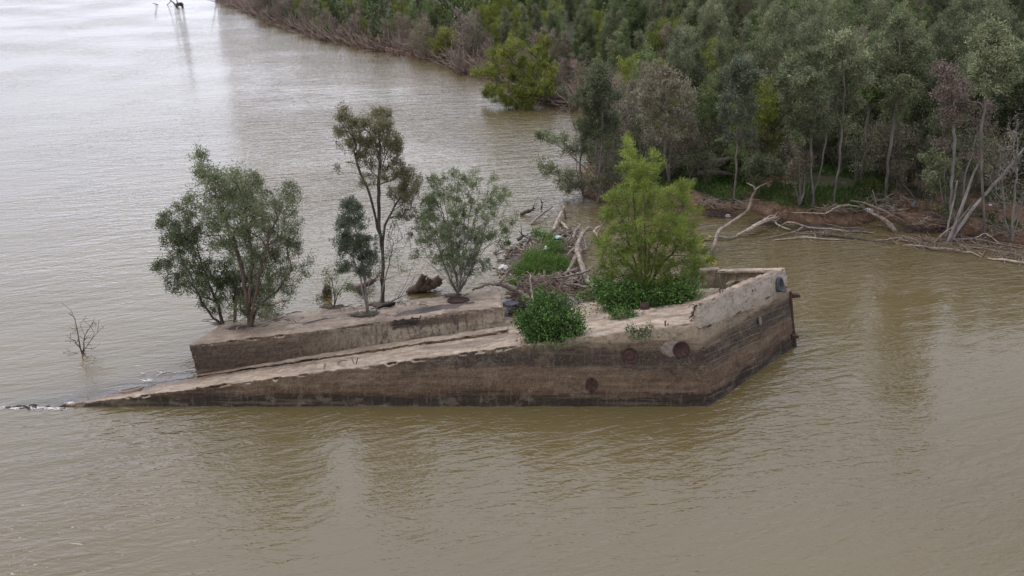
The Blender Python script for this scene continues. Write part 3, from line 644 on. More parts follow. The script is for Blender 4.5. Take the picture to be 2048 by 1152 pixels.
def make_tree(name, label, cat, base, stems, lobes, ntar, r0, nleaf, ln, wd, bark, leaf, seed=1, rtip=.006, alpha=.35, spread=.16, droop=0., step=.32, jit=.05, group=None, leafy=1., topo=0., upto=3, expo=2.3, gravity=0., shell=.4, loc=None, clump=.7):
    base = np.array(base, float)
    tg, lk = lobe_points(lobes, ntar, seed, shell)
    Nd, par, tips = grow(base, stems, tg, alpha, step, jit, seed, gravity)
    root = empty(name, base if loc is None else loc, label, cat, group)
    me, cnt, ch = skeleton_mesh('trunk', Nd-base, par, r0, rtip, expo)
    tr = link('trunk', me, M[bark], root, False)
    if nleaf:
        g = np.random.default_rng(seed+5); sel = np.where((cnt <= upto) & (np.arange(len(Nd)) > 0))[0]
        wts = np.exp(g.normal(0, clump, len(sel)))/cnt[sel]; k = g.choice(sel, nleaf, p=wts/wts.sum())
        cl = g.normal(0, 1, (len(Nd), 3))*spread*.5
        C = Nd[k]+(Nd[par[k]]-Nd[k])*g.random((nleaf, 1))+g.normal(0, spread, (nleaf, 3))*.6+cl[k]
        D = Nd[k]-Nd[par[k]]
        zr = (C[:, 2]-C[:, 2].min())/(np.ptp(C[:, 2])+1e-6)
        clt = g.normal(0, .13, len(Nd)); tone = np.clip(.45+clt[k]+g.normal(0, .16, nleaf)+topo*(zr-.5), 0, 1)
        lm_ = leaves_mesh('crown', C-base, D, ln, wd, tone, seed, droop)
        link('crown', lm_, M[leaf], root, False)
    return root

Yt = lambda px, py: TT(px, py)[1]
# main dark green tree
b = TT(500, 655); Y0 = b[1]
st = [[V(497, 620, Y0), V(488, 560, Y0+.1), V(470, 480, Y0+.3), V(440, 410, Y0+.2), V(412, 340, Y0)], [V(508, 610, Y0-.2), V(520, 540, Y0-.4), V(540, 470, Y0-.5), V(565, 410, Y0-.3)],
      [V(512, 620, Y0+.2), V(545, 590, Y0), V(585, 540, Y0)], [V(500, 600, Y0), V(503, 500, Y0+.2), V(490, 420, Y0), V(482, 350, Y0)]]
lob = px_lobes([(400, 308, 17, 15), (408, 335, 22, 20), (428, 360, 30, 24), (482, 350, 28, 22), (462, 378, 45, 30), (515, 365, 18, 10, .6), (505, 392, 40, 32), (420, 405, 48, 36), (375, 420, 26, 22), (470, 430, 70, 38), (583, 385, 22, 17), (566, 412, 28, 22), (545, 445, 42, 34), (440, 470, 60, 40), (520, 490, 60, 42), (575, 490, 32, 36), (480, 540, 62, 42), (555, 545, 50, 38), (500, 590, 52, 38), (560, 595, 32, 26, .7), (610, 520, 16, 14, .6), (605, 545, 14, 12, .6), (470, 620, 30, 16, .4), (530, 622, 32, 18, .6)], Y0, 1.2, .55, 1)
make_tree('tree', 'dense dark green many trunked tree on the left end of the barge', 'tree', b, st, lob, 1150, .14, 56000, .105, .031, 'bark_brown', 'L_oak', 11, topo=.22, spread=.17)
# left leaning tree
b = TT(446, 650); Y0 = b[1]
st = [[V(425, 635, Y0), V(403, 605, Y0), V(385, 560, Y0+.1), V(360, 510, Y0), V(345, 460, Y0)], [V(437, 610, Y0+.2), V(415, 560, Y0+.3), V(395, 500, Y0+.3), V(385, 450, Y0+.2)]]
lob = px_lobes([(332, 432, 14, 11), (345, 452, 20, 15), (322, 452, 12, 8), (352, 485, 30, 22), (375, 465, 28, 25), (318, 528, 20, 8), (345, 530, 30, 20), (385, 515, 34, 30), (365, 560, 34, 22), (405, 560, 34, 28), (340, 570, 20, 10, .6), (425, 600, 30, 24, .7), (440, 545, 25, 30, .6)], Y0, 1.2, .5, 2)
make_tree('tree', 'thinner dark trunked tree leaning left over the water beside the dense green tree', 'tree', b, st, lob, 600, .08, 20000, .105, .031, 'bark_dark', 'L_oak', 12, topo=.15, spread=.14)
b = TT(469, 646); Y0 = b[1]
make_tree('sapling', 'short straight brown sapling stem between the leaning tree and the dense green tree', 'sapling', b, [[V(470, 600, Y0), V(466, 560, Y0)]], px_lobes([(465, 560, 18, 20), (472, 590, 14, 14)], Y0, 1, .3, 3), 50, .07, 1200, .11, .04, 'bark_brown', 'L_oak', 13)
# tall tree
b = TT(765, 606); Y0 = b[1]
st = [[V(765, 575, Y0), V(766, 520, Y0), V(762, 475, Y0), V(752, 440, Y0), V(745, 410, Y0), V(733, 370, Y0), V(715, 330, Y0), V(705, 290, Y0+.2), V(695, 245, Y0+.2)],
      [V(766, 520, Y0+.05), V(762, 475, Y0+.05), V(758, 430, Y0), V(757, 370, Y0-.3), V(760, 310, Y0-.4), V(757, 240, Y0-.4)], [V(766, 500, Y0), V(770, 450, Y0+.3), V(790, 410, Y0+.5), V(812, 370, Y0+.5)]]
lob = px_lobes([(687, 218, 11, 9), (690, 238, 19, 13), (705, 258, 24, 16), (757, 222, 17, 13), (768, 228, 16, 12), (735, 248, 28, 16), (765, 258, 28, 18), (788, 285, 22, 18), (720, 285, 30, 20), (752, 290, 34, 22), (795, 310, 17, 16), (718, 320, 24, 14, .7), (765, 325, 30, 16, .7), (668, 337, 12, 6, .6), (672, 290, 12, 8, .5), (680, 262, 16, 10, .5), (810, 345, 22, 14, 1), (822, 372, 24, 22, 1), (800, 392, 24, 20, .8), (812, 425, 20, 16, .6), (735, 355, 20, 14, .5), (775, 350, 20, 16, .6)], Y0, 1.2, .5, 4)
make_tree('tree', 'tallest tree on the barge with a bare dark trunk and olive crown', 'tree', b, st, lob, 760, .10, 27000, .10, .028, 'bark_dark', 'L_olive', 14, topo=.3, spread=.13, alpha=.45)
# bare fine branches low on that tree belong to grey multi-stem tree beside it
b = TT(735, 630); Y0 = b[1]
st = [[V(736, 590, Y0), V(742, 540, Y0), V(755, 490, Y0), V(765, 455, Y0+.2)], [V(730, 600, Y0), V(722, 560, Y0), V(705, 510, Y0), V(695, 450, Y0)], [V(738, 600, Y0), V(748, 570, Y0-.1), V(775, 500, Y0-.2), V(790, 440, Y0-.2)], [V(733, 600, Y0), V(727, 540, Y0+.2), V(712, 460, Y0+.2)]]
lob = px_lobes([(700, 408, 20, 16), (708, 430, 24, 18), (690, 455, 22, 16), (722, 445, 18, 16, .6), (688, 485, 24, 20), (715, 490, 30, 24), (735, 515, 22, 20), (690, 532, 20, 14), (728, 545, 18, 18, .8), (718, 585, 12, 12, .4)], Y0, 1.2, .5, 5)
make_tree('tree', 'slender pale grey stemmed tree with blue green leaves left of the tallest tree', 'tree', b, st, lob, 420, .06, 19000, .095, .028, 'bark_grey', 'L_teal', 15, topo=.15, spread=.12)
lob = px_lobes([(790, 430, 25, 25), (800, 470, 30, 20), (785, 500, 25, 20), (820, 400, 16, 14), (745, 500, 20, 40, .5), (800, 540, 20, 12, .6)], Y0+.2, 1.1, .4, 6)
b = TT(752, 627); make_tree('bare_shrub', 'thin leafless grey twigs right of the pale stemmed tree', 'shrub', b, [[V(770, 560, Y0), V(785, 500, Y0)]], lob, 170, .03, 650, .08, .03, 'bark_grey', 'L_teal', 16, rtip=.004)
# sapling
b = TT(668, 614); Y0 = b[1]
make_tree('sapling', 'small leafy sapling growing from a hatch before the mossy stump', 'sapling', b, [[V(668, 585, Y0), V(664, 560, Y0)], [V(675, 590, Y0), V(692, 565, Y0)], [V(655, 600, Y0), V(645, 595, Y0)]], px_lobes([(658, 558, 12, 16), (652, 535, 6, 10), (692, 572, 12, 9), (640, 596, 12, 6), (672, 580, 12, 10), (700, 555, 8, 12, .5)], Y0, 1, .3, 7), 75, .035, 1100, .10, .036, 'bark_brown', 'L_shrub', 17)
# willow shrub
b = TT(915, 588); Y0 = b[1]; st = []
fan = [(822, 505), (832, 470), (840, 440), (846, 405), (858, 375), (868, 352), (885, 365), (900, 345), (918, 340), (932, 350), (948, 335), (962, 360), (978, 352), (990, 372), (1008, 385), (1018, 410), (1012, 440), (1022, 468), (1005, 495), (880, 420), (905, 400), (930, 410), (955, 420), (975, 440), (865, 460), (890, 480), (960, 490)]
for k, (px, py) in enumerate(fan):
    Yk = Y0+random.uniform(-1.1, 1.1); ww = random.uniform(-12, 12)
    st.append([V(915+(px-915)*.14+ww, 562, Y0+(Yk-Y0)*.2), V(915+(px-915)*.48+ww, 510-(k % 4)*9 if py < 470 else 535, Y0+(Yk-Y0)*.6), V(px, py, Yk)])
lob = px_lobes([(868, 362, 16, 14), (880, 385, 24, 20), (858, 410, 22, 22), (850, 440, 22, 22), (905, 355, 22, 16, .7), (948, 340, 14, 9, .6), (935, 370, 34, 22, .6), (985, 355, 10, 12, .8), (1012, 385, 14, 18), (990, 400, 25, 20, .7), (920, 410, 40, 28, .6), (965, 420, 30, 25, .6), (870, 460, 34, 26, 1.2), (850, 482, 18, 14), (905, 470, 40, 30), (960, 470, 34, 24, .7), (1012, 450, 14, 18, .8), (1000, 480, 22, 16, .6), (895, 510, 36, 22, 1.1), (930, 515, 34, 26, .6), (835, 510, 14, 8, .5), (905, 540, 34, 16, .6), (950, 530, 34, 18, .5), (1028, 440, 8, 20, .5), (820, 470, 10, 16, .5)], Y0, 1.2, .6, 8)
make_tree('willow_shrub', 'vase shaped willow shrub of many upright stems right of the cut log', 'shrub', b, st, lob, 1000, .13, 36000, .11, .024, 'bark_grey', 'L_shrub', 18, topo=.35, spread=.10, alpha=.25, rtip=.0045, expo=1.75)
# bright green willow
b = PG(DECK, 1290, 600); Y0 = b[1]+.2; st = []
for k, (px, py) in enumerate([(1262, 290), (1310, 320), (1370, 380), (1230, 400), (1290, 360), (1340, 390), (1210, 470), (1385, 460), (1200, 520), (1400, 520)]):
    Yk = Y0+random.uniform(-1, 1); st.append([V(1290+(px-1290)*.25, 545, Y0), V(1290+(px-1290)*.65, 460 if py < 440 else py+35, (Yk+Y0)/2), V(px, py, Yk)])
lob = px_lobes([(1260, 280, 12, 12), (1266, 305, 18, 18), (1268, 335, 24, 20), (1312, 318, 16, 14), (1305, 340, 22, 14), (1285, 365, 42, 22), (1368, 372, 16, 16), (1348, 392, 34, 22), (1240, 395, 30, 18), (1290, 405, 55, 28), (1215, 430, 22, 14), (1370, 430, 34, 28), (1250, 450, 46, 28), (1320, 455, 60, 30), (1208, 480, 24, 16), (1230, 505, 38, 24), (1300, 505, 70, 34), (1380, 490, 32, 28), (1205, 545, 24, 18), (1250, 550, 44, 22), (1320, 550, 60, 24), (1385, 540, 32, 26), (1415, 520, 12, 18, .5), (1270, 575, 50, 14), (1350, 572, 50, 14)], Y0, 1.2, .6, 9)
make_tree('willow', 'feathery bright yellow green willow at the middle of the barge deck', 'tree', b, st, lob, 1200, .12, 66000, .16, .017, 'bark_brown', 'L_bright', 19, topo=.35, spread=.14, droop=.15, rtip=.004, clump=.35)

# ---- leafy bushes on the deck
def bush(name, label, base, lobes, nleaf, ln, wd, leaf, seed, stems=60, droop=.1, cat='bush', group=None, stem_mat='twig', spread=.09):
    base = np.array(base, float); root = empty(name, base, label, cat, group)
    P_, k = lobe_points(lobes, stems, seed, .33); g = np.random.default_rng(seed)
    tl_ = []
    for p in P_:
        mid = (base+p)/2+g.normal(0, .08, 3); mid[2] = base[2]*.45+p[2]*.55+.05; s0_ = base+np.array([(p[0]-base[0])*.45, (p[1]-base[1])*.45, 0])
        tl_.append(tube([s0_-base, mid-base, p-base], [.012, .009, .004], 4, 2))
    link('stem', tubes_mesh('stem', tl_), M[stem_mat], root, False)
    C, k = lobe_points(lobes, nleaf, seed+1, .22); L_ = np.array(lobes); D = C-L_[k, :3]+np.array([0, 0, .1])
    q = g.integers(0, max(60, nleaf//22), nleaf); off = g.normal(0, 1, (q.max()+1, 3))
    # gather leaves into sprays
    cc, _ = lobe_points(lobes, q.max()+1, seed+2, .2); out_ = g.random(len(cc)) < .16; cc = np.where(out_[:, None], base+(cc-base)*g.uniform(1.05, 1.35, (len(cc), 1)), cc)
    C = cc[q]+g.normal(0, spread, (nleaf, 3))*np.exp(g.normal(0, .3, (len(cc), 1)))[q]; D = C-np.array(base)+g.normal(0, .1, C.shape)
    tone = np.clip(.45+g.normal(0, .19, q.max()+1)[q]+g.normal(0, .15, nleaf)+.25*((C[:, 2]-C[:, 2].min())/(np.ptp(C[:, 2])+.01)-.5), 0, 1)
    link('foliage', leaves_mesh('foliage', C-base, D, ln, wd, tone, seed, droop, .3), M[leaf], root, False); return root
b = PG(DECK, 1103, 678); s_ = lambda x, y, rx, ry, Yc, w_=1.: (*V(x, y, Yc), rx*.0195, rx*.019, ry*.021, w_)
b0 = np.array([b[0], b[1]+.55, deckz(b[0], b[1]+.55)])
bush('bush', 'rounded bright green leafy bush on the deck edge beside the raised deck', b0, [s_(1100, 640, 52, 30, b0[1]), s_(1075, 655, 34, 20, b0[1]-.3), s_(1130, 652, 34, 20, b0[1]-.3), s_(1095, 615, 32, 16, b0[1]+.2), s_(1055, 640, 16, 16, b0[1]), s_(1155, 655, 14, 10, b0[1]-.2, .5), s_(1100, 665, 50, 12, b0[1]-.45)], 11500, .10, .058, 'L_bush', 31, 120, spread=.11)
b = PG(DECK, 1290, 612)
bush('bush', 'wide low dark green bush spread along the foot of the bright willow', b, [s_(1225, 588, 30, 18, b[1]+.5), s_(1260, 590, 38, 20, b[1]+.2), s_(1300, 592, 40, 19, b[1]), s_(1340, 590, 34, 19, b[1]), s_(1370, 583, 20, 14, b[1]+.1), s_(1255, 604, 40, 10, b[1]-.15), s_(1215, 605, 24, 10, b[1], .7), s_(1200, 575, 14, 12, b[1]+1, .6), s_(1340, 574, 30, 8, b[1]+.4), s_(1180, 600, 16, 4, b[1]+.2, .4)], 17000, .115, .062, 'L_bush', 32, 160, spread=.13)
b = PG(DECK, 1243, 636)
bush('weed_clump', 'small flat patch of green weeds between the round bush and the pipe stub', b, [s_(1243, 633, 22, 6, b[1]), s_(1228, 632, 12, 4, b[1]), s_(1260, 631, 12, 4, b[1])], 1300, .08, .045, 'L_bush', 33, 20, cat='weeds')
b = PG(DECK, 1277, 664)
bush('trailing_weed', 'ragged trailing weed hanging over the deck edge above the round ports', b, [s_(1262, 660, 8, 4, b[1]-.05), s_(1280, 666, 14, 5, b[1]-.08), s_(1298, 659, 8, 4, b[1]-.02)], 420, .085, .05, 'L_shrub', 34, 26, droop=.4, cat='weeds', stem_mat='drift_dark')
b = TT(545, 632, .0)
bush('weed_clump', 'dark weeds growing on the raised deck right of the dense green tree trunks', b, [s_(545, 630, 16, 5, b[1]), s_(528, 634, 10, 5, b[1])], 500, .08, .04, 'L_oak', 35, 14, cat='weeds')
b = PG(DECK, 1418, 572)
bush('weed_clump', 'yellow green sprig growing against the short wall at the bow', b, [s_(1420, 564, 14, 9, b[1]-.1)], 700, .12, .014, 'L_bright', 36, 20, cat='weeds')
# grasses and plants rooted in the drift raft behind the deck
def level_lobe(px, py, rx, ry, z, hz, w_=1.): 
    c_ = G(px, py, z); return (c_[0], c_[1], c_[2], rx*.022, ry*.05, hz, w_)
b = G(1075, 545, .1)
bush('reed_patch', 'patch of fresh green grass growing on the driftwood raft', b, [level_lobe(1075, 520, 32, 20, .25, .28), level_lobe(1105, 500, 26, 14, .25, .25), level_lobe(1050, 545, 24, 14, .25, .28), level_lobe(1115, 530, 26, 14, .25, .25), level_lobe(1085, 550, 30, 12, .25, .25), level_lobe(1040, 565, 22, 8, .3, .2), level_lobe(1090, 475, 18, 8, .2, .15, .5)], 17000, .19, .022, 'L_grass', 37, 90, -.5, 'grass', None, 'twig', .10)
bush('weed_clump', 'broad leaved weeds at the left tip of the driftwood raft', G(1072, 470, .1), [level_lobe(1072, 468, 14, 6, .2, .18), level_lobe(1085, 480, 12, 5, .2, .12)], 500, .11, .07, 'L_bush', 38, 16, cat='weeds')
b = G(1418, 548, .2)
bush('flowering_weed', 'weed with yellow flowers in the water behind the bow', b, [(*G(1405, 530, .4), .45, .4, .4, 1), (*G(1395, 500, .7), .35, .4, .5, 1)], 1500, .13, .02, 'L_bright', 39, 30, cat='weeds')
fl = []
root = [o for o in COL.objects if o.name.startswith('flowering_weed')][0]; rl = np.array(root.location)
for k, (px, py) in enumerate([(1412, 516), (1421, 513), (1426, 519), (1421, 524), (1432, 525), (1418, 519), (1404, 479), (1419, 471), (1405, 495)]):
    C = G(px, py, .9)-rl+RNG.normal(0, .035, (16, 3)); link('flower', leaves_mesh('flower', C, RNG.normal(0, 1, C.shape), .10, .06, RNG.random(16), 5+k), M['L_yellow'], root, False)

# ------------------------------------------------------------------ driftwood
def log(label, pts, radii, m='drift', name='driftwood_branch', cat='driftwood', z=None, sides=9, extra=None, wob=.02, group=None, sub=4):
    """pts: (px, py, z) — a point of the photo at height z; or a world triple tagged by 'w'"""
    W = [G(p[0], p[1], p[2] if len(p) > 2 else .05) if not (len(p) == 4) else V(p[0], p[1], p[2]) for p in pts]
    c_ = W[0]; lst = [tube([q-c_ for q in W], radii, sides, sub, wob, int(pts[0][0]))]
    gg = np.random.default_rng(int(pts[0][0]*7+pts[0][1])); Rm = max(radii) if np.ndim(radii) else radii
    if len(W) > 2 and Rm > .04:
        for _ in range(gg.integers(3, 8)):
            i_ = gg.integers(0, len(W)-1); p_ = W[i_]+(W[i_+1]-W[i_])*gg.random(); d_ = (W[i_+1]-W[i_]); d_ = d_/(np.linalg.norm(d_)+1e-6)*.7+gg.normal(0, .55, 3); d_[2] = abs(d_[2])*.7; l_ = gg.uniform(.15, .9)*min(1, Rm*9)
            lst.append(tube([p_-c_, p_+d_*l_*.5+gg.normal(0, .03, 3)-c_, p_+d_*l_-c_], [Rm*.28, Rm*.2, .005], 5, 2, .004, int(gg.integers(9999))))
    for ex, er in (extra or []):
        E_ = [G(p[0], p[1], p[2] if len(p) > 2 else .05) for p in ex]; lst.append(tube([q-c_ for q in E_], er, 6, 3, wob*.7, int(ex[0][0])))
    o = link(name, tubes_mesh(name, lst), M[m]); o.location = c_; return tag(o, label, cat, group)
# raft by the deck: big twisted trunk
log('largest twisted grey driftwood trunk lying from the deck edge out across the raft', [(1198, 581, .35), (1180, 567, .45), (1168, 545, .5), (1160, 520, .5), (1154, 500, .55), (1160, 478, .6), (1170, 462, .6), (1180, 456, .65), (1184, 460, .4)], [.17, .17, .15, .14, .15, .13, .10, .07, .04], 'drift', 'driftwood_snag', extra=[([(1160, 500, .5), (1148, 520, .4), (1138, 540, .25), (1129, 550, .15)], [.12, .13, .10, .08]), ([(1158, 492, .55), (1145, 500, .5), (1133, 512, .4)], [.08, .06, .04]), ([(1185, 571, .4), (1168, 574, .35), (1150, 570, .3), (1122, 565, .3)], [.09, .06, .05, .03]), ([(1165, 470, .6), (1172, 495, .5), (1165, 500, .5)], [.05, .05, .04])])
log('long grey log arching over the corner of the raised deck onto the main deck', [(945, 580, 1.0), (965, 572, 1.1), (985, 567, 1.25), (1005, 570, 1.0), (1030, 580, .75), (1048, 590, .6), (1062, 600, .6)], [.05, .07, .09, .13, .15, .13, .09], 'drift', 'driftwood_log')
log('thin pale pole standing up from the brushwood behind the round bush', [(1066, 606, .9), (1063, 580, 1.2), (1060, 550, 1.7)], [.035, .032, .025], 'drift_pale', 'driftwood_pole')
log('straight grey branch laid across the brushwood heap to the twisted trunk', [(1048, 565, .7), (1090, 558, .8), (1140, 552, .8), (1182, 540, .75)], [.03, .05, .05, .06], 'drift')
log('curved branch running down over the deck from the brushwood heap', [(1120, 575, .4), (1135, 590, .35), (1150, 602, .5), (1168, 612, .75)], [.04, .04, .03, .02], 'drift')
log('bent root standing at the far end of the driftwood raft', [(1145, 480, .3), (1150, 465, .6), (1160, 450, .8), (1152, 448, .7)], [.10, .08, .05, .03], 'drift')
log('short pale snag floating beside the left side of the bright willow', [(1195, 473, .1), (1188, 463, .2), (1200, 452, .35), (1206, 448, .3)], [.06, .09, .06, .03], 'drift_pale')
fr_ = [(( [(1106, 462, .1), (1115, 440, .35), (1126, 420, .5), (1128, 412, .6)], [.08, .09, .06, .04]), 'leaning pale branch rising from the water beyond the raft', 'drift_pale'),
       (([(1040, 428, .1), (1056, 422, .25), (1070, 417, .3)], [.09, .11, .05]), 'dark flat log floating farthest left of the loose branches', 'drift_dark'),
       (([(1062, 449, .05), (1072, 438, .15), (1085, 428, .25), (1105, 414, .3)], [.04, .07, .07, .04]), 'forked branch floating between the flat log and the leaning pale branch', 'drift'),
       (([(1120, 440, .1), (1128, 450, .2), (1136, 458, .2)], [.07, .07, .05]), 'short thick branch stub at the foot of the leaning pale branch', 'drift_pale'),
       (([(1083, 415, .0), (1084, 408, .3), (1081, 398, .7)], [.06, .04, .02]), 'small dark snag standing upright in the water', 'drift_dark'),
       (([(1131, 438, .05), (1130, 425, .4), (1129, 415, .7)], [.05, .035, .02]), 'dark upright twig behind the leaning pale branch', 'drift_dark'),
       (([(1035, 480, .15), (1044, 472, .35), (1047, 470, .2)], [.12, .09, .03]), 'dark root lump floating at the left of the raft', 'drift_dark')]
for (pt, rd), lb, mm in fr_: log(lb, pt, rd, mm)
# brushwood heap (uncountable sticks)
def heap(name, label, spots, n, lens, rad, m, seed, cat='driftwood', zr=(.02, .5), flat=.35, sp=1.):
    g = np.random.default_rng(seed); lst = []; c_ = G(spots[0][0], spots[0][1], 0)
    for i in range(n):
        x, y, sx, sy, zb, zh = spots[g.integers(len(spots))]; p = G(x+g.normal(0, sx*.5), y+g.normal(0, sy*.5), zb)
        p[2] = zb+abs(g.normal(0, zh*.5)); a = g.uniform(0, 2*np.pi); l = g.uniform(*lens); d = np.array([math.cos(a), math.sin(a), g.normal(0, flat)]); d /= np.linalg.norm(d)
        md = p+g.normal(0, .06*l, 3); r_ = g.uniform(*rad); lst.append(tube([p-d*l/2-c_, md-c_, p+d*l/2-c_], [r_, r_*.85, r_*.4], 5, 2, 0, i))
    o = link(name, tubes_mesh(name, lst), M[m]); o.location = c_; return tag(o, label, cat, None, 'stuff')
heap('brushwood', 'tangled heap of brown sticks washed up behind the round bush', [(1075, 585, 22, 12, .55, .5), (1095, 572, 22, 10, .5, .5), (1065, 575, 16, 10, .5, .6), (1110, 585, 20, 10, .35, .3), (1040, 592, 18, 8, .4, .2)], 420, (.4, 1.5), (.010, .028), 'twig', 51, flat=.45)
heap('drift_raft', 'raft of small grey and brown driftwood pieces around the green grass', [(1130, 470, 24, 10, .1, .3), (1110, 478, 24, 8, .1, .15), (1145, 490, 14, 14, .1, .35), (1080, 480, 26, 8, .05, .12), (1040, 500, 26, 8, .04, .08), (1020, 540, 18, 14, .04, .08), (1030, 560, 20, 8, .05, .1), (1150, 560, 16, 20, .1, .2), (1105, 560, 20, 8, .2, .2)], 480, (.2, 1.1), (.014, .055), 'drift', 52, flat=.3)
heap('drift_raft', 'dark wet litter of sticks floating at the left of the raft', [(1030, 520, 30, 22, .02, .04), (1060, 500, 34, 16, .02, .04), (1090, 540, 30, 18, .02, .06)], 500, (.1, .7), (.008, .03), 'drift_dark', 53, flat=.08)
# soil mat that the grass grows on
g = np.random.default_rng(3)
def blob(name, label, cat, pts, h, m, seed=0, kind=None, group=None, z=.0, amp=.3):
    """low mound over a photo outline at the water's level"""
    W = np.array([G(px, py, z)[:2] for px, py in pts]); c_ = W.mean(0); bm = bmesh.new(); rings = []; K = 48
    an = np.linspace(0, 2*np.pi, K, endpoint=False); wa = np.arctan2(W[:, 1]-c_[1], W[:, 0]-c_[0]); wr = np.hypot(W[:, 1]-c_[1], W[:, 0]-c_[0]); o_ = np.argsort(wa)
    rr = np.interp(an, wa[o_], wr[o_], period=2*np.pi); g = np.random.default_rng(seed); rr = rr*(1+g.normal(0, .05, K))
    for s2, hz in ((1., -.15), (.97, .0), (.85, .45), (.6, .8), (.3, .95)):
        rings.append([bm.verts.new((math.cos(a)*r_*s2, math.sin(a)*r_*s2, z+h*hz*(1+g.uniform(-amp, amp)))) for a, r_ in zip(an, rr)])
    for i in range(4):
        for k in range(K): bm.faces.new((rings[i][k], rings[i][(k+1) % K], rings[i+1][(k+1) % K], rings[i+1][k]))
    bm.faces.new(rings[-1]); o = link(name, bm_mesh(name, bm, True), M[m]); o.location = (c_[0], c_[1], 0); return tag(o, label, cat, group, kind)
blob('drift_mat', 'dark silt mat under the green grass and driftwood behind the barge', 'silt mat', [(1025, 570), (1010, 545), (1022, 515), (1050, 492), (1085, 475), (1125, 468), (1150, 480), (1145, 520), (1135, 550), (1120, 575), (1070, 590)], .16, 'silt', 4)
# cut log with stubs in the water behind the raised deck
def stump_thing():
    b = G(850, 585, 0); root = empty('cut_log', b, 'weathered brown log with three sawn stubs floating behind the raised deck', 'log')
    Yl = b[1]
    body = [V(812, 584, Yl-.2), V(828, 578, Yl), V(850, 573, Yl+.1), V(868, 568, Yl+.2), V(883, 561, Yl+.3)]
    link('log_body', tubes_mesh('log_body', [tube([p-b for p in body], [.06, .22, .27, .27, .20], 14, 4, .02, 3)]), M['bark_brown'], root, False)
    for (x0, y0, x1, y1, r_) in ((835, 576, 849, 548, .15), (848, 574, 860, 555, .13), (865, 570, 882, 555, .17)):
        p, q = V(x0, y0, Yl), V(x1, y1, Yl-.1); link('stub', tubes_mesh('stub', [tube([p-b, (p+q)/2-b, q-b], [r_*1.25, r_, r_*.9], 12, 3, .01, x0)]), M['bark_brown'], root, False)
        d = (q-p)/np.linalg.norm(q-p); link('cut_face', lathe(q-b+d*.01, d, [(r_*.86, 0), (r_*.8, .006), (.01, .008)], 14), M['drift_pale'], root, False)
stump_thing()
b = G(653, 593, 0); st_o = link('stump', tubes_mesh('stump', [tube([np.array([0, 0, -.3]), np.array([.02, 0, .2]), np.array([.10, 0, .45]), np.array([.06, .0, .62])], [.26, .2, .16, .07], 12, 4, .02, 8), tube([np.array([.05, 0, .2]), np.array([.22, .02, .38])], [.09, .03], 8, 3)]), M['silt']); st_o.location = b
tag(st_o, 'mossy dark stump sticking out of the water behind the small sapling', 'stump')
log('half sunken brown log in the water behind the pale stemmed tree', [(700, 577, -.02), (712, 575, .1), (728, 570, .18), (745, 563, .25), (752, 560, .3)], [.06, .12, .14, .12, .05], 'bark_brown', 'sunken_log')
# brush on the raised deck
def on_top(name, label, pts, radii, m, cat='stick', extra=None):
    W = [TT(x, y, z) for x, y, z in pts]; c_ = W[0]; lst = [tube([q-c_ for q in W], radii, 6, 3, .006, int(pts[0][0]))]
    for ex, er in (extra or []): lst.append(tube([TT(x, y, z)-c_ for x, y, z in ex], er, 5, 3, .005, int(ex[0][0])))
    o = link(name, tubes_mesh(name, lst), M[m]); o.location = c_; return tag(o, label, cat)
on_top('stick', 'thin forked stick lying flat on the raised deck right of the dense tree', [(606, 650, .02), (625, 645, .04), (650, 640, .05), (675, 637, .03)], [.01, .025, .02, .01], 'drift_dark', extra=[([(640, 642, .04), (655, 635, .06), (668, 636, .03)], [.012, .01, .006])])
on_top('stick', 'short stick near the far edge of the raised deck beyond the flat forked stick', [(572, 630, .02), (590, 626, .05), (604, 624, .03)], [.015, .025, .01], 'drift_dark')
on_top('stick', 'small pale stick leaning at the hatch of the pale stemmed tree', [(726, 631, .03), (715, 625, .08), (704, 618, .12)], [.04, .03, .015], 'drift')
on_top('charred_log', 'black charred log lying beside the trunk of the tallest tree', [(752, 620, .04), (768, 615, .08), (783, 613, .10), (790, 611, .10)], [.03, .06, .09, .08], 'black', 'log')
on_top('fallen_branch', 'dead branch with bare twigs lying from the tallest tree toward the cut log', [(742, 620, .03), (780, 608, .08), (805, 598, .12), (830, 592, .15)], [.03, .035, .02, .008], 'bark_brown', 'branch', [([(795, 602, .1), (815, 585, .5), (836, 556, 1.1)], [.02, .014, .006]), ([(800, 600, .1), (825, 582, .5), (850, 570, .8)], [.018, .012, .005]), ([(810, 598, .1), (830, 578, .5), (838, 566, .8)], [.012, .009, .005]), ([(790, 604, .1), (800, 590, .3), (812, 580, .5)], [.012, .009, .005])])
# dead bush in the river
b = G(165, 708, -.05)
def dead_bush():
    lob = px_lobes([(172, 650, 22, 20), (192, 650, 14, 16), (150, 670, 18, 22), (142, 630, 6, 14), (132, 610, 5, 8, .6), (135, 702, 10, 6), (190, 690, 14, 8), (165, 680, 30, 16)], b[1], 1.2, .5, 21)
    Y0 = b[1]; st = [[V(158, 680, Y0), V(150, 640, Y0), V(142, 620, Y0), V(124, 606, Y0)], [V(170, 670, Y0), V(190, 636, Y0)], [V(175, 690, Y0+.2), V(195, 665, Y0+.2), V(198, 640, Y0+.2)]]
    return make_tree('dead_bush', 'leafless reddish brown bush standing in the river left of the barge', 'bush', b, st, lob, 85, .045, 0, .1, .1, 'bark_brown', 'L_dead', 22, rtip=.007, jit=.03, expo=1.7)
dead_bush()

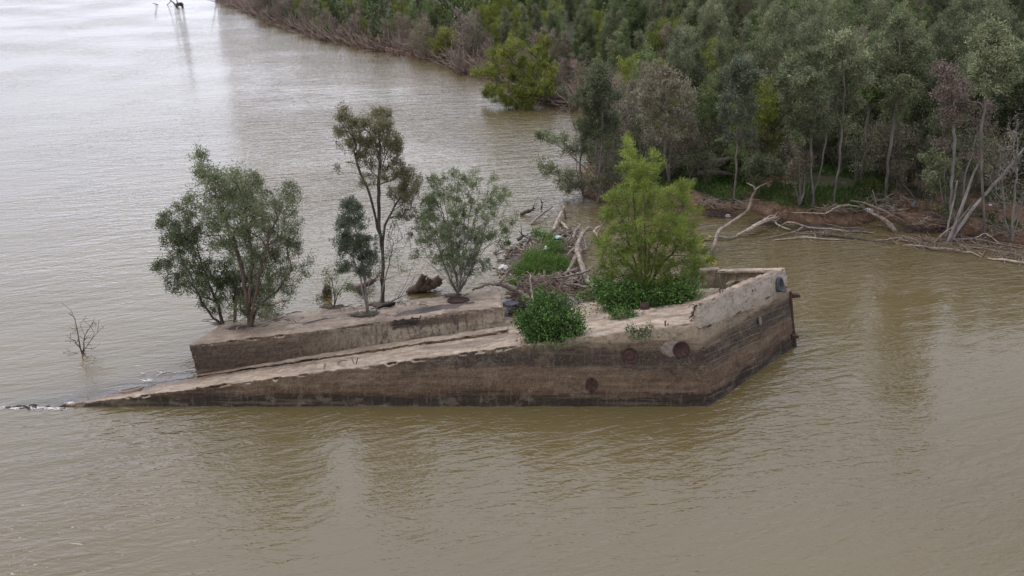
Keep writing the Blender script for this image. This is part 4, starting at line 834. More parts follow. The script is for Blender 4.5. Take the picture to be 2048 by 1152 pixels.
# ------------------------------------------------------------------ the far bank
def ground_pt(px, py):
    """point of the photo on the bank surface"""
    z = .5
    for _ in range(6): p = G(px, py, z); z = .5*z+.5*float(landz(p[0], p[1]))
    p[2] = float(landz(p[0], p[1])); return p
def proto_tree(seed, h, cw, crown0, nstem, leaf, bark, nleaf, ln=.135, wd=.050, ntar=300, lean=.08, r0=.085, spread=.21, rtip=.009):
    """meshes of a slender thicket tree of height h; crown starts at crown0*h"""
    g = np.random.default_rng(seed); base = np.zeros(3); lob = []; st = []
    n = 10
    for k in range(nstem):
        a = g.uniform(0, 6.28); dx, dy = math.cos(a)*g.uniform(.15, .55)*cw*(nstem > 1), math.sin(a)*g.uniform(.15, .55)*cw*(nstem > 1); hh_ = h*g.uniform(.75, 1)
        lx, ly = g.normal(0, lean, 2)*hh_
        st.append([np.array([dx*.35+lx*.2, dy*.35+ly*.2, hh_*.25])+g.normal(0, .06, 3), np.array([dx*.7+lx*.5, dy*.7+ly*.5, hh_*.5])+g.normal(0, .12, 3), np.array([dx+lx*.85, dy+ly*.85, hh_*.8])])
        for i in range(n):
            u_ = i/(n-1); zc = hh_*(crown0+(.97-crown0)*u_); wz = cw*(.35+.65*math.sin(math.pi*min(1, .22+.72*u_)))*g.uniform(.6, 1.1); ang = g.uniform(0, 6.28); o = wz*g.uniform(.15, .6)
            lob.append((dx+lx*u_+math.cos(ang)*o, dy+ly*u_+math.sin(ang)*o, zc, wz*.55, wz*.55, h*.065*g.uniform(.8, 1.4), 1.))
    tg, lk = lobe_points(lob, ntar, seed, .4)
    Nd, par, tips = grow(base, st, tg, .4, .5, .06, seed)
    me, cnt, ch = skeleton_mesh('trunk', Nd, par, r0, rtip, 1.9); me.materials.append(M[bark])
    sel = np.where((cnt <= 3) & (np.arange(len(Nd)) > 0) & (Nd[:, 2] > h*crown0*.55))[0]; k = g.choice(sel, nleaf)
    cl = g.normal(0, 1, (len(Nd), 3))*spread*.6; C = Nd[k]+g.normal(0, spread, (nleaf, 3))*.75+cl[k]*[.8, .8, 1.3]
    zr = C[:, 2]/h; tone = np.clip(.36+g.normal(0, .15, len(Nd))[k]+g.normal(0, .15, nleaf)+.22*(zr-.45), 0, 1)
    lm_ = leaves_mesh('crown', C, Nd[k]-Nd[par[k]]+np.array([0, 0, .2]), ln, wd, tone, seed); lm_.materials.append(M[leaf])
    return me, lm_
def place(meshes, name, label, cat, p, rot, sc, group=None, tilt=0., zsc=1.):
    root = empty(name, p, label, cat, group); root.rotation_euler = (tilt*math.cos(rot), tilt*math.sin(rot), rot); root.scale = (sc, sc, sc*zsc)
    for nm, me in zip(('trunk', 'crown'), meshes):
        if me is None: continue
        o = bpy.data.objects.new(nm, me); COL.objects.link(o); o.parent = root
    return root
NL = 24000
PT = [proto_tree(101, 9.5, 1.55, .26, 2, 'L_wood', 'bark_wood', NL), proto_tree(102, 9., 1.4, .24, 1, 'L_wood', 'bark_wood', NL), proto_tree(103, 10.5, 1.6, .30, 3, 'L_wood', 'bark_wood', NL),
      proto_tree(104, 9., 1.6, .20, 2, 'L_wood2', 'bark_wood', NL), proto_tree(105, 8., 1.5, .16, 3, 'L_wood2', 'bark_brown', NL), proto_tree(106, 9.5, 1.45, .28, 2, 'L_wood3', 'bark_wood', 17000), proto_tree(107, 7., 1.5, .10, 3, 'L_wood', 'bark_brown', NL)]
PT_L = [proto_tree(108, 7.5, 2., .12, 3, 'L_lime', 'bark_brown', 15000)]
PT_B = [proto_tree(109, 5.5, 1.6, .25, 5, 'L_dead', 'twig', 3200, .13, .05, 190, .12, .05), proto_tree(110, 4.5, 1.7, .2, 6, 'L_wood3', 'twig', 4200, .13, .05, 190, .14, .05)]
PT_S = [proto_tree(111, 2.6, 1.3, .12, 4, 'L_wood2', 'bark_brown', 5000, .13, .055, 90, .08, .03), proto_tree(112, 2.2, 1.4, .10, 4, 'L_wood', 'bark_brown', 4000, .13, .05, 90, .08, .03), proto_tree(113, 2.4, 1.3, .1, 5, 'L_lime', 'bark_brown', 4500, .14, .05, 80, .1, .03)]

PT_N = [proto_tree(120+i, 5.2-.4*i, 1.0, .25, 6, 'L_wood3' if i else 'L_wood', 'bark_wood', 1500, .12, .045, 70, .16, .03) for i in range(2)]
# front row, one by one
taken = []
def front(label, stems_px, lobes_px, leaf='L_wood', bark='bark_wood', nleaf=9000, ntar=240, r0=.09, seed=1, base=None, name='tree', cat='tree', dz=0., **k):
    b = ground_pt(*base) if not dz else G(*base, dz); Yb = b[1]; taken.append(b[:2])
    st = [[V(x, y, Yb+(i-.5)*.25) for x, y in s_] for i, s_ in enumerate(stems_px)]
    return make_tree(name, label, cat, b, st, px_lobes(lobes_px, Yb, 1.5, .7, seed), int(ntar*1.25), r0*.72, int(nleaf*1.5), k.pop('ln', .14), k.pop('wd', .052), bark, leaf, seed, rtip=k.pop('rtip', .008), step=.45, spread=k.pop('spread', .20), expo=2.0, **k)
front('slim tree at the tip of the wooded point with a pale crooked dead top', [[(1153, 340), (1152, 290), (1153, 262), (1143, 235), (1138, 205), (1130, 180)], [(1160, 330), (1172, 270), (1180, 200)]], [(1160, 290, 16, 18, .5), (1172, 250, 20, 18), (1180, 215, 20, 18), (1150, 200, 16, 12, .4), (1125, 175, 16, 10, .4), (1175, 180, 18, 16), (1190, 160, 16, 14), (1165, 360, 22, 18, .5)], base=(1168, 398), seed=201, nleaf=6500)
front('grey green tree with many thin stems and dark roots at the wooded point', [[(1200, 330), (1205, 260), (1205, 180), (1200, 130)], [(1190, 320), (1195, 250), (1190, 190)], [(1212, 320), (1222, 240), (1225, 190)]], [(1202, 140, 20, 14), (1198, 165, 26, 18), (1215, 190, 28, 20), (1190, 215, 26, 20), (1215, 240, 28, 20), (1195, 265, 22, 16, .7), (1225, 280, 18, 18, .6), (1190, 370, 26, 16, .3)], base=(1195, 404), seed=202, r0=.13, nleaf=11000, ntar=300)
front('broken branch tree leaning low over the river left of the wooded point', [[(1170, 335), (1140, 308), (1105, 285)], [(1155, 352), (1120, 350), (1085, 335)]], [(1090, 270, 22, 9, .7), (1115, 280, 22, 12, .7), (1135, 295, 16, 10, .5), (1075, 325, 14, 5, .8), (1100, 340, 22, 10), (1125, 355, 22, 14), (1140, 375, 16, 12, .6), (1070, 375, 12, 5, .2)], base=(1215, 392), seed=203, nleaf=4200, ntar=150, r0=.10, cat='tree')
front('brownish tree with a tall narrow crown right behind the bright willow', [[(1330, 320), (1330, 260), (1325, 200), (1320, 160)], [(1340, 310), (1352, 240), (1360, 190)]], [(1320, 145, 26, 16), (1300, 165, 22, 16), (1350, 165, 28, 18), (1290, 195, 24, 20), (1330, 195, 34, 22), (1375, 200, 20, 20), (1310, 230, 32, 20), (1355, 235, 32, 20), (1335, 265, 34, 18, .8), (1385, 250, 14, 20, .6), (1300, 270, 20, 14, .5)], base=(1338, 368), leaf='L_wood3', seed=204, r0=.14, nleaf=14000, ntar=360)
front('grey green tree with a single straight trunk above the large fallen log', [[(1473, 330), (1474, 270), (1478, 200), (1482, 150)]], [(1480, 125, 18, 14), (1465, 145, 20, 16), (1498, 150, 20, 16), (1478, 175, 30, 18), (1458, 200, 20, 16), (1500, 205, 22, 18), (1478, 235, 30, 18), (1465, 270, 24, 14, .7), (1500, 265, 18, 14, .6)], base=(1468, 398), leaf='L_teal', seed=205, nleaf=10000, ntar=260)
front('Y forked pale trunk tree with a broad grey crown above the dirt mound', [[(1626, 385), (1622, 350), (1622, 300), (1622, 250), (1600, 180)], [(1627, 382), (1640, 345), (1652, 285), (1655, 230), (1660, 160)]], [(1590, 130, 26, 16), (1630, 115, 26, 16), (1665, 110, 22, 16), (1570, 160, 22, 18), (1610, 160, 30, 20), (1655, 155, 30, 20), (1690, 170, 22, 20), (1585, 200, 28, 20), (1630, 205, 36, 22), (1680, 210, 26, 20), (1590, 245, 28, 18), (1640, 245, 34, 18), (1600, 275, 22, 14, .7), (1690, 245, 18, 14, .7)], base=(1626, 414), seed=206, r0=.12, nleaf=19000, ntar=420)
front('straight trunk tree right of the Y forked tree', [[(1672, 370), (1680, 310), (1684, 260), (1690, 180), (1685, 120)]], [(1680, 75, 22, 14), (1700, 95, 26, 18), (1665, 100, 20, 16), (1725, 120, 22, 16), (1690, 135, 30, 18), (1715, 160, 28, 18), (1700, 200, 26, 16, .8)], base=(1665, 412), seed=207, nleaf=10000, ntar=240)
front('tall twin trunk tree behind the white litter on the dirt mound', [[(1773, 360), (1780, 300), (1788, 230), (1800, 150), (1800, 70)], [(1782, 340), (1790, 290), (1796, 230)]], [(1800, 40, 26, 14), (1785, 60, 24, 16), (1825, 65, 24, 16), (1800, 90, 34, 18), (1765, 100, 22, 16), (1840, 105, 22, 18), (1800, 125, 38, 18), (1770, 145, 26, 16), (1835, 150, 26, 18), (1805, 175, 36, 18), (1790, 210, 30, 14, .7)], base=(1770, 402), seed=208, r0=.13, nleaf=17000, ntar=360)
front('tree with an S curved trunk left of the tall twin trunk tree', [[(1722, 335), (1732, 300), (1730, 265), (1738, 220), (1740, 150)]], [(1740, 115, 24, 14), (1725, 135, 20, 14), (1758, 140, 20, 16), (1740, 165, 30, 18), (1760, 190, 22, 14), (1730, 195, 24, 14)], base=(1722, 368), seed=209, r0=.10, nleaf=8000, ntar=200, leaf='L_wood2')
front('clump of upright stems with a pinkish brown half dead crown near the right edge', [[(1900, 420), (1905, 350), (1910, 280), (1900, 200), (1890, 150)], [(1925, 430), (1930, 350), (1950, 280), (1975, 210)], [(1893, 430), (1890, 340), (1885, 260)], [(1915, 430), (1922, 330), (1935, 250)]], [(1885, 135, 18, 14), (1900, 155, 22, 16), (1920, 175, 24, 18), (1895, 190, 26, 18), (1930, 205, 22, 16), (1975, 215, 14, 14, .7), (1965, 245, 18, 14, .6), (1905, 230, 26, 16, .7), (1880, 290, 18, 16, .5), (1950, 300, 20, 16, .3)], base=(1912, 462), leaf='L_dead', bark='bark_grey', seed=210, r0=.14, nleaf=6500, ntar=330)
front('grey leaved lower tree beneath the half dead crown at the water line', [[(1890, 420), (1880, 370), (1875, 310)], [(1900, 400), (1905, 340)]], [(1870, 320, 22, 16), (1895, 340, 22, 18), (1880, 365, 20, 16, .8), (1905, 390, 18, 14, .7), (1860, 345, 14, 12, .6), (1975, 335, 14, 8, .3), (1895, 410, 16, 12, .6)], base=(1893, 455), leaf='L_wood', seed=211, r0=.08, nleaf=6000, ntar=170)
front('mass of drooping leafless branches at the right edge of the photo', [[(2025, 430), (2030, 370), (2035, 300), (2030, 230)], [(2010, 440), (2005, 370), (2000, 300)], [(2040, 430), (2055, 360), (2065, 290)]], [(2000, 350, 22, 30), (2025, 330, 24, 30), (1990, 400, 20, 22, .8), (2040, 390, 24, 26), (2015, 290, 24, 22), (2035, 250, 22, 22), (1990, 440, 18, 16, .7), (2045, 450, 18, 20, .7), (2010, 470, 14, 10, .4)], base=(2022, 488), leaf='L_dead', bark='bark_grey', seed=212, r0=.12, nleaf=500, ntar=330, rtip=.007)
front('grey trunked tree at the water edge right of the leaning bare trunks', [[(1968, 420), (1963, 350), (1962, 280), (1970, 200), (1980, 120)]], [(1985, 60, 26, 18), (1965, 85, 24, 16), (2010, 90, 24, 18), (1985, 115, 34, 18), (1960, 140, 20, 14), (2010, 145, 26, 18), (1985, 170, 28, 16)], base=(1968, 470), leaf='L_wood', seed=213, r0=.10, nleaf=11000, ntar=260)
front('low grey green shrub between the large fallen log and the Y forked tree', [[(1520, 370), (1530, 340)], [(1510, 370), (1500, 345)]], [(1500, 335, 22, 12), (1530, 325, 26, 14), (1555, 335, 18, 12), (1515, 350, 26, 12)], base=(1518, 388), leaf='L_wood', seed=214, r0=.05, nleaf=4500, ntar=120, name='shrub', cat='shrub')
front('bundle of narrow vertical stems with shaggy bark left of the Y forked tree', [[(1600, 380), (1598, 330), (1596, 290)], [(1592, 380), (1588, 340)], [(1608, 385), (1612, 340), (1610, 300)], [(1603, 390), (1604, 350)]], [(1600, 330, 18, 20), (1590, 350, 14, 16), (1612, 320, 14, 16)], base=(1600, 414), leaf='L_wood3', seed=215, r0=.16, nleaf=2400, ntar=130, name='shrub', cat='shrub')

# leaning poles in the water at the right
def pole(label, pts, rad, m='bark_grey', name='leaning_trunk', cat='tree trunk', extra=None):
    b = G(pts[0][0], pts[0][1], -.05); W = [V(x, y, b[1]+i*.35)-b for i, (x, y) in enumerate(pts)]; lst = [tube(W, rad, 8, 3, .012, pts[0][0])]
    for ex, er in (extra or []): lst.append(tube([V(x, y, b[1]+.35*1)-b for x, y in ex], er, 5, 3, .01, ex[0][0]))
    o = link(name, tubes_mesh(name, lst), M[m]); o.location = b; return tag(o, label, cat)
pole('longest bare grey trunk leaning far right out of the water', [(1897, 487), (1925, 445), (1960, 400), (2000, 355), (2050, 295)], [.10, .095, .08, .07, .05])
pole('bare grey trunk leaning slightly right out of the same spot as the longest leaning trunk', [(1893, 488), (1910, 450), (1930, 395), (1948, 345), (1960, 320)], [.10, .09, .08, .06, .04])
pole('slim upright grey trunk at the left of the leaning trunks', [(1892, 482), (1898, 445), (1905, 410), (1915, 360)], [.07, .065, .055, .04])
pole('pale ended fallen trunk propped against the leaning trunks', [(1866, 489), (1885, 468), (1910, 450), (1948, 402)], [.055, .06, .05, .03], 'drift', extra=[([(1935, 418), (1942, 425), (1938, 418)], [.02, .015, .01])])
pole('grey snag with a split trunk leaning left of the white litter strip', [(1792, 466), (1775, 445), (1755, 432), (1735, 422)], [.15, .14, .10, .06], 'drift', extra=[([(1793, 462), (1785, 450), (1768, 437)], [.07, .08, .06]), ([(1757, 431), (1752, 405), (1745, 380)], [.04, .03, .015])])
pole('thin grey pole leaning right from the creek bank above the bow', [(1380, 378), (1400, 366), (1430, 350), (1470, 336), (1500, 325)], [.05, .05, .045, .035, .02])
pole('straight grey broken trunk leaning left beside the root wad', [(1393, 392), (1385, 370), (1375, 335), (1370, 310)], [.06, .06, .05, .03])
# the crooked snag hanging over the creek, and creek driftwood
def creek(label, pts, rad, m='drift', name='driftwood_branch', cat='driftwood', extra=None): log(label, pts, [r_*.78 for r_ in rad], m, name, cat, None, 8, extra, .012)
b0 = G(1420, 508, 0)
cs = [V(x, y, b0[1]+dy) for x, y, dy in [(1420, 509, 0), (1427, 496, 0), (1432, 478, .3), (1438, 462, .8), (1452, 452, 1.2), (1470, 440, 1.6), (1490, 426, 1.8), (1500, 412, 1.8), (1504, 395, 1.8), (1510, 380, 1.6), (1505, 372, 1.5), (1493, 366, 1.5)]]
o = link('crooked_snag', tubes_mesh('crooked_snag', [tube([q-cs[0] for q in cs], [.09, .12, .11, .11, .10, .10, .09, .09, .08, .06, .05, .03], 9, 4, .01, 5), tube([V(1510, 381, b0[1]+1.6)-cs[0], V(1520, 372, b0[1]+1.9)-cs[0], V(1545, 362, b0[1]+2.5)-cs[0]], [.04, .03, .01], 5, 3)]), M['drift'])
o.location = cs[0]; tag(o, 'crooked S shaped grey snag rising out of the creek behind the bow', 'snag')
creek('thick pale driftwood trunk with a splintered end lying diagonally in the creek', [(1472, 471, .05), (1490, 462, .3), (1510, 452, .45), (1530, 441, .55), (1545, 437, .5), (1556, 434, .45)], [.07, .13, .17, .16, .15, .06], 'drift_pale', 'driftwood_log', extra=[([(1542, 438, .5), (1550, 442, .35), (1560, 436, .3)], [.06, .05, .02]), ([(1545, 440, .3), (1560, 452, .2), (1582, 460, .1)], [.06, .05, .04]), ([(1530, 438, .5), (1540, 432, .6), (1550, 430, .6)], [.05, .04, .02])])
creek('dark low driftwood branch floating between the crooked snag and the thick pale trunk', [(1400, 485, .02), (1415, 477, .1), (1440, 474, .15), (1458, 476, .1), (1475, 473, .08)], [.04, .07, .09, .07, .06], 'drift')
creek('long arched pale branch starting right of the thick pale trunk', [(1563, 450, .1), (1578, 444, .45), (1600, 449, .4), (1620, 455, .2), (1660, 458, .12), (1700, 462, .08), (1748, 465, .05)], [.04, .07, .07, .07, .055, .045, .03], 'drift_pale')
creek('thin branch slanting down left from the arched pale branch', [(1605, 454, .3), (1590, 463, .15), (1560, 470, .08), (1515, 481, .02)], [.05, .045, .035, .02], 'drift')
creek('dark branch slanting under the arched pale branch', [(1538, 472, .02), (1550, 460, .3), (1565, 451, .4)], [.02, .03, .03], 'drift_dark')
creek('long pale pole floating nearest the bow in the creek', [(1545, 480, .04), (1580, 477, .08), (1610, 474, .10), (1650, 478, .06), (1690, 479, .04)], [.03, .045, .05, .045, .02], 'drift_pale')
creek('dark sunken trunk between the two long pale poles', [(1600, 462, .02), (1640, 468, .06), (1690, 474, .06), (1720, 478, .03), (1790, 488, .0)], [.05, .09, .09, .06, .05], 'drift_dark')
creek('dark long log just under the thick end of the arched branch', [(1620, 452, .05), (1680, 459, .10), (1740, 463, .05)], [.06, .08, .05], 'drift_dark')
creek('forked pale pole floating below the split snag', [(1750, 481, .04), (1780, 478, .08), (1797, 475, .1), (1816, 475, .05)], [.025, .04, .045, .02], 'drift_pale', extra=[([(1797, 476, .1), (1808, 479, .06), (1818, 483, .03)], [.035, .03, .02])])
creek('pale branch curving at the left of the propped fallen trunk', [(1845, 483, .0), (1847, 477, .3), (1858, 475, .35), (1875, 478, .2), (1890, 479, .1)], [.03, .03, .03, .03, .02], 'drift')
creek('grey half sunken log running below the leaning trunks', [(1805, 490, .02), (1840, 492, .10), (1870, 497, .12), (1890, 497, .16), (1912, 501, .1), (1940, 507, .04)], [.04, .08, .09, .10, .07, .04], 'drift', 'driftwood_log')
creek('pale thin branch continuing right below the half sunken log', [(1932, 502, .1), (1950, 508, .08), (1964, 515, .04)], [.04, .035, .02], 'drift_pale')
creek('pale log at the lower right of the stick litter', [(1975, 517, .04), (2005, 519, .10), (2030, 523, .10), (2062, 528, .06)], [.05, .07, .075, .06], 'drift_pale', 'driftwood_log')
creek('brown branch floating right of the leaning trunks', [(1912, 478, .1), (1950, 479, .14), (1980, 484, .12), (2010, 490, .08), (2048, 497, .04)], [.05, .06, .06, .045, .03], 'drift')
creek('thin brown branch below the brown floating branch', [(1918, 490, .04), (1960, 496, .06), (2000, 502, .05), (2048, 509, .03)], [.03, .035, .03, .02], 'drift')
creek('arching yellowish branch rising from the stick litter at the right', [(1942, 478, .1), (1955, 474, .4), (1970, 467, .5), (1985, 476, .4), (2000, 487, .2), (2025, 492, .1)], [.03, .035, .035, .03, .025, .02], 'drift_pale')
creek('dark twig reaching into the water at the far lower right', [(2008, 562, .1), (2030, 558, .15), (2060, 550, .3)], [.012, .02, .03], 'drift_dark')
creek('long grey branch lying along the top of the dirt mound', [(1583, 425, .75), (1620, 426, .8), (1650, 427, .85), (1670, 416, 1.), (1690, 410, 1.05), (1720, 413, 1.)], [.025, .035, .045, .055, .05, .03], 'drift_pale')
creek('grey branch sagging over the right end of the dirt mound', [(1700, 400, 1.2), (1730, 407, 1.15), (1765, 420, 1.), (1795, 436, .6), (1820, 448, .2)], [.03, .05, .06, .06, .04], 'drift')
creek('dark branch leaning on the bank behind the white litter strip', [(1795, 360, 1.8), (1815, 378, 1.6), (1832, 400, 1.2)], [.03, .05, .05], 'drift_dark')
creek('branch lying between the mound and the white litter strip', [(1790, 425, .8), (1810, 440, .4), (1828, 452, .1)], [.06, .06, .03], 'drift_dark')
heap('brushwood', 'scattered sticks and litter on the brown creek bank', [(1690, 418, 60, 6, .85, .06), (1780, 420, 30, 14, .8, .2), (1420, 405, 22, 8, .6, .15), (1860, 440, 40, 14, .7, .15), (1480, 410, 40, 8, .5, .2), (1990, 465, 40, 10, .3, .3), (1760, 400, 60, 10, 1., .1)], 330, (.2, 1.6), (.006, .025), 'drift', 54, flat=.25)
heap('brushwood', 'floating brown sticks crowding the water under the right hand trees', [(1990, 495, 50, 16, .03, .08), (1930, 480, 40, 10, .03, .08), (2030, 505, 40, 16, .03, .08), (1860, 485, 60, 7, .02, .04), (1640, 466, 80, 8, .02, .04)], 230, (.5, 2.6), (.008, .03), 'twig', 55, flat=.06)
heap('litter_mat', 'dark soggy reed litter at the water edge below the dirt mound', [(1540, 445, 40, 6, .02, .12), (1640, 455, 80, 5, .02, .06), (1850, 460, 60, 5, .02, .1), (1960, 478, 50, 7, .02, .1), (1440, 430, 30, 5, .02, .15)], 900, (.2, 1.), (.006, .02), 'drift_dark', 56, flat=.1)
# big fallen log with root wad in the wood
b = ground_pt(1440, 362); Yb = b[1]
rt = empty('fallen_log', b, 'large dark fallen log with its root wad inside the wood', 'log'); taken.append(b[:2])
link('log_body', tubes_mesh('log_body', [tube([V(x, y, Yb+dy)-b for x, y, dy in [(1388, 340, 0), (1410, 328, .2), (1432, 325, .3), (1450, 322, .4), (1490, 318, .8), (1540, 305, 1.4)]], [.24, .26, .22, .23, .19, .10], 12, 4, .035, 2)]), M['bark_dark'], rt, False)
link('log_body', tubes_mesh('log_body', [tube([V(x, y, Yb-.5)-b for x, y in [(1392, 346), (1430, 345), (1475, 350)]], [.16, .15, .08], 9, 4, .02, 3)]), M['bark_dark'], rt, False)
rb = []
for i in range(26):
    a = random.uniform(0, 6.28); r_ = random.uniform(.5, 1.1); c_ = V(1386, 352, Yb)-b; rb.append(tube([c_+np.array([0, 0, 0]), c_+np.array([-.15, math.cos(a)*r_*.6, math.sin(a)*r_*.55]), c_+np.array([-.1+random.uniform(-.3, .3), math.cos(a)*r_, math.sin(a)*r_])], [.12, .06, .015], 6, 3, .02, i))
link('root_wad', tubes_mesh('root_wad', rb), M['bark_dark'], rt, False)
b = ground_pt(1715, 318); rt2 = link('fallen_log', tubes_mesh('fallen_log', [tube([V(1672, 300, b[1])-b, V(1700, 296, b[1])-b, V(1735, 302, b[1])-b], [.15, .25, .2], 10, 3, .03, 4)]), M['bark_dark']); rt2.location = b; tag(rt2, 'dark fallen log deep in the wood behind the S curved trunk', 'log')

# litter: plastic and foam
def rubbish(label, px, py, z, sx, sy, sz, m, seed=0, name='plastic_litter', cat='litter', bank=False, kind=None):
    p = ground_pt(px, py) if bank else G(px, py, z)
    g = np.random.default_rng(seed); bm = bmesh.new(); bmesh.ops.create_icosphere(bm, subdivisions=3, radius=1)
    for v in bm.verts:
        n_ = mnoise.noise(v.co*1.7+Vector((seed, 0, 0))); k = 1+.45*n_; v.co = Vector((v.co.x*sx*k, v.co.y*sy*k, max(-.3, v.co.z)*sz*k))
    o = link(name, bm_mesh(name, bm, True), M[m]); o.location = tuple(p); return tag(o, label, cat, None, kind)
rubbish('large white plastic sack lying in the grass under the trees', 1702, 336, 0, .38, .25, .2, 'white', 1, 'plastic_sack', 'sack', True)
rubbish('white plastic sheet caught on top of the dirt mound', 1737, 421, 0, .26, .2, .16, 'white', 2, 'plastic_sheet', 'sheet', True)
rubbish('small blue dark bottle standing on the bank right of the mound', 1827, 411, 0, .07, .07, .32, 'blue', 3, 'bottle', 'bottle', True)
rubbish('dirty white plastic bag caught among the grass on the raft', 1092, 500, .3, .12, .1, .2, 'white', 4, 'plastic_bag', 'bag')
rubbish('grey white plastic drum half sunk left of the green grass', 1008, 536, .1, .25, .2, .16, 'offwhite', 5, 'plastic_drum', 'drum')
rubbish('pale green plastic piece in the driftwood at the top of the raft', 1116, 475, .3, .22, .14, .1, 'cyan', 6)
rubbish('white container floating at the creek edge left of the crooked snag', 1456, 432, .05, .16, .08, .1, 'white', 7, 'container', 'container')
rubbish('small white scrap on the bank right of the leaning trunks', 1980, 410, 0, .10, .07, .06, 'white', 8, bank=True)
rubbish('blue grey tarpaulin scrap between the arching log and the raised deck', 1022, 607, .45, .42, .30, .08, 'iron', 9, 'tarpaulin', 'tarpaulin')
g = np.random.default_rng(77); bm = bmesh.new(); org = G(1850, 453, 0)
for i in range(230):
    px = g.uniform(1812, 1990); py = np.interp(px, [1812, 1850, 1900, 1990], [443, 449, 459, 466])+g.normal(0, 3)+(4 if g.random() < .3 else 0)
    if g.random() < .35: px = g.normal(1842, 12); py = g.normal(446, 2.5)
    p = G(px, py, .03); r_ = bmesh.ops.create_icosphere(bm, subdivisions=1, radius=g.uniform(.03, .10)); q = Vector(tuple(p-org))
    for v in r_['verts']: v.co = Vector((v.co.x*g.uniform(.8, 1.4), v.co.y, v.co.z*.55))+q
o = link('foam_litter', bm_mesh('foam_litter', bm), M['offwhite']); o.location = org; tag(o, 'strip of white foam litter floating along the bank behind the leaning trunks', 'litter', None, 'stuff')
bm = bmesh.new(); org = G(1060, 520, 0)
for i in range(60):
    p = G(g.normal(1050, 40), g.normal(515, 30), .08); r_ = bmesh.ops.create_icosphere(bm, subdivisions=1, radius=g.uniform(.02, .05)); q = Vector(tuple(p-org))
    for v in r_['verts']: v.co = v.co+q
o = link('foam_litter', bm_mesh('foam_litter', bm), M['offwhite']); o.location = org; tag(o, 'small white litter bits scattered through the driftwood raft', 'litter', None, 'stuff')
# foam where the river breaks over the sunken end
org = G(140, 815, 0); lst = []
for cx, cy, sx, sy, n_ in ((296, 761, 5, 1.2, 22), (143, 806, 5, 1., 14), (50, 816, 30, 1.6, 60), (115, 817, 14, 1.2, 24), (330, 745, 20, 4, 14)):
    for i in range(n_):
        p = G(g.normal(cx, sx), g.normal(cy, sy), .004)-org; l_ = g.uniform(.06, .45); w_ = g.uniform(.003, .012); dy_ = g.normal(0, .05)
        lst.append(tube([p-[l_/2, dy_, 0], p+[0, g.normal(0, .02), .004], p+[l_/2, dy_, 0]], [w_*.5, w_*1.5, w_*.5], 5, 2, 0, i))
o = link('foam', tubes_mesh('foam', lst), M['foam']); o.location = org; tag(o, 'thin white foam where the river breaks over the sunken end', 'foam', None, 'stuff')
lst = []
for i in range(16):
    p = G(g.uniform(10, 150), g.normal(816, 1.5), -.03); lst.append(tube([p-org, p-org+g.normal(0, .12, 3)*[2, .6, .3], p-org+g.normal(0, .2, 3)*[2.5, .6, .15]], [.03, .045, .02], 7, 3, .01, i))
o = link('algae_rubble', tubes_mesh('algae_rubble', lst), M['silt']); o.location = org; tag(o, 'mossy rubble awash at the sunken tip of the barge', 'rubble', None, 'stuff')

# willow hanging over the cove
b = ground_pt(1120, 207); Y0 = b[1]; taken.append(b[:2])
st = [[V(1090, 185, Y0), V(1050, 160, Y0-.5), V(1010, 130, Y0-1)], [V(1110, 170, Y0), V(1090, 130, Y0), V(1050, 95, Y0)], [V(1105, 195, Y0), V(1070, 190, Y0-.5), V(1040, 185, Y0-.5)]]
lob = px_lobes([(1035, 88, 30, 12), (1000, 108, 32, 16), (1060, 105, 34, 18), (970, 138, 26, 15), (1010, 140, 38, 20), (1060, 140, 40, 22), (985, 180, 22, 18), (1020, 178, 38, 24), (1065, 180, 36, 22), (1000, 202, 30, 14), (1045, 203, 40, 12), (1095, 130, 22, 22, .6), (1090, 165, 20, 24, .6)], Y0, 1.3, .6, 41)
make_tree('willow', 'round yellow green willow drooping into the cove of the far bank', 'tree', b, st, lob, 420, .30, 30000, .34, .040, 'bark_dark', 'L_lime', 220, topo=.4, spread=.26, droop=1.5, rtip=.010, step=.8)
b = ground_pt(905, 146); taken.append(b[:2])
place(PT_B[0], 'dead_shrub', 'low greyish brown dead shrub on the little headland left of the drooping willow', 'shrub', G(915, 148, 0), 1., .75, zsc=.7)
place(PT_B[1], 'dead_shrub', 'tall pinkish grey dead shrub left of the headland shrub', 'shrub', ground_pt(845, 118), 2., 1.35); taken.append(ground_pt(845, 118)[:2])
place(PT_B[0], 'dead_shrub', 'pinkish dead crown standing behind the headland shrub', 'shrub', ground_pt(935, 128), 3., 1.35); taken.append(ground_pt(935, 128)[:2])
place(PT_S[2], 'shrub', 'yellow green shrub between the two pinkish dead shrubs', 'shrub', ground_pt(890, 118), 3., 1.6); taken.append(ground_pt(890, 118)[:2])
# snag in the river far away
b = G(350, 9, 0); c_ = b
o = link('floating_snag', tubes_mesh('floating_snag', [tube([G(352, 10, 0)-b, G(356, 9, .6)-b, G(362, 8, .7)-b, G(366, 9, 0)-b], [.2, .45, .4, .2], 9, 3, .05, 1), tube([V(352, 10, b[1])-b, V(344, 3, b[1])-b, V(337, -3, b[1])-b], [.18, .14, .07], 7, 2, .03, 2), tube([V(342, 2, b[1])-b, V(338, 7, b[1])-b, V(330, 11, b[1])-b], [.1, .08, .06], 6, 2), tube([V(305, 6, b[1])-b, V(318, 10, b[1])-b, V(322, 11, b[1])-b], [.08, .1, .07], 6, 2), tube([V(356, 8, b[1])-b, V(352, -4, b[1])-b], [.15, .08], 6, 2)]), M['drift_dark'])
o.location = b; tag(o, 'dark dead tree drifting in the river at the top left', 'snag')

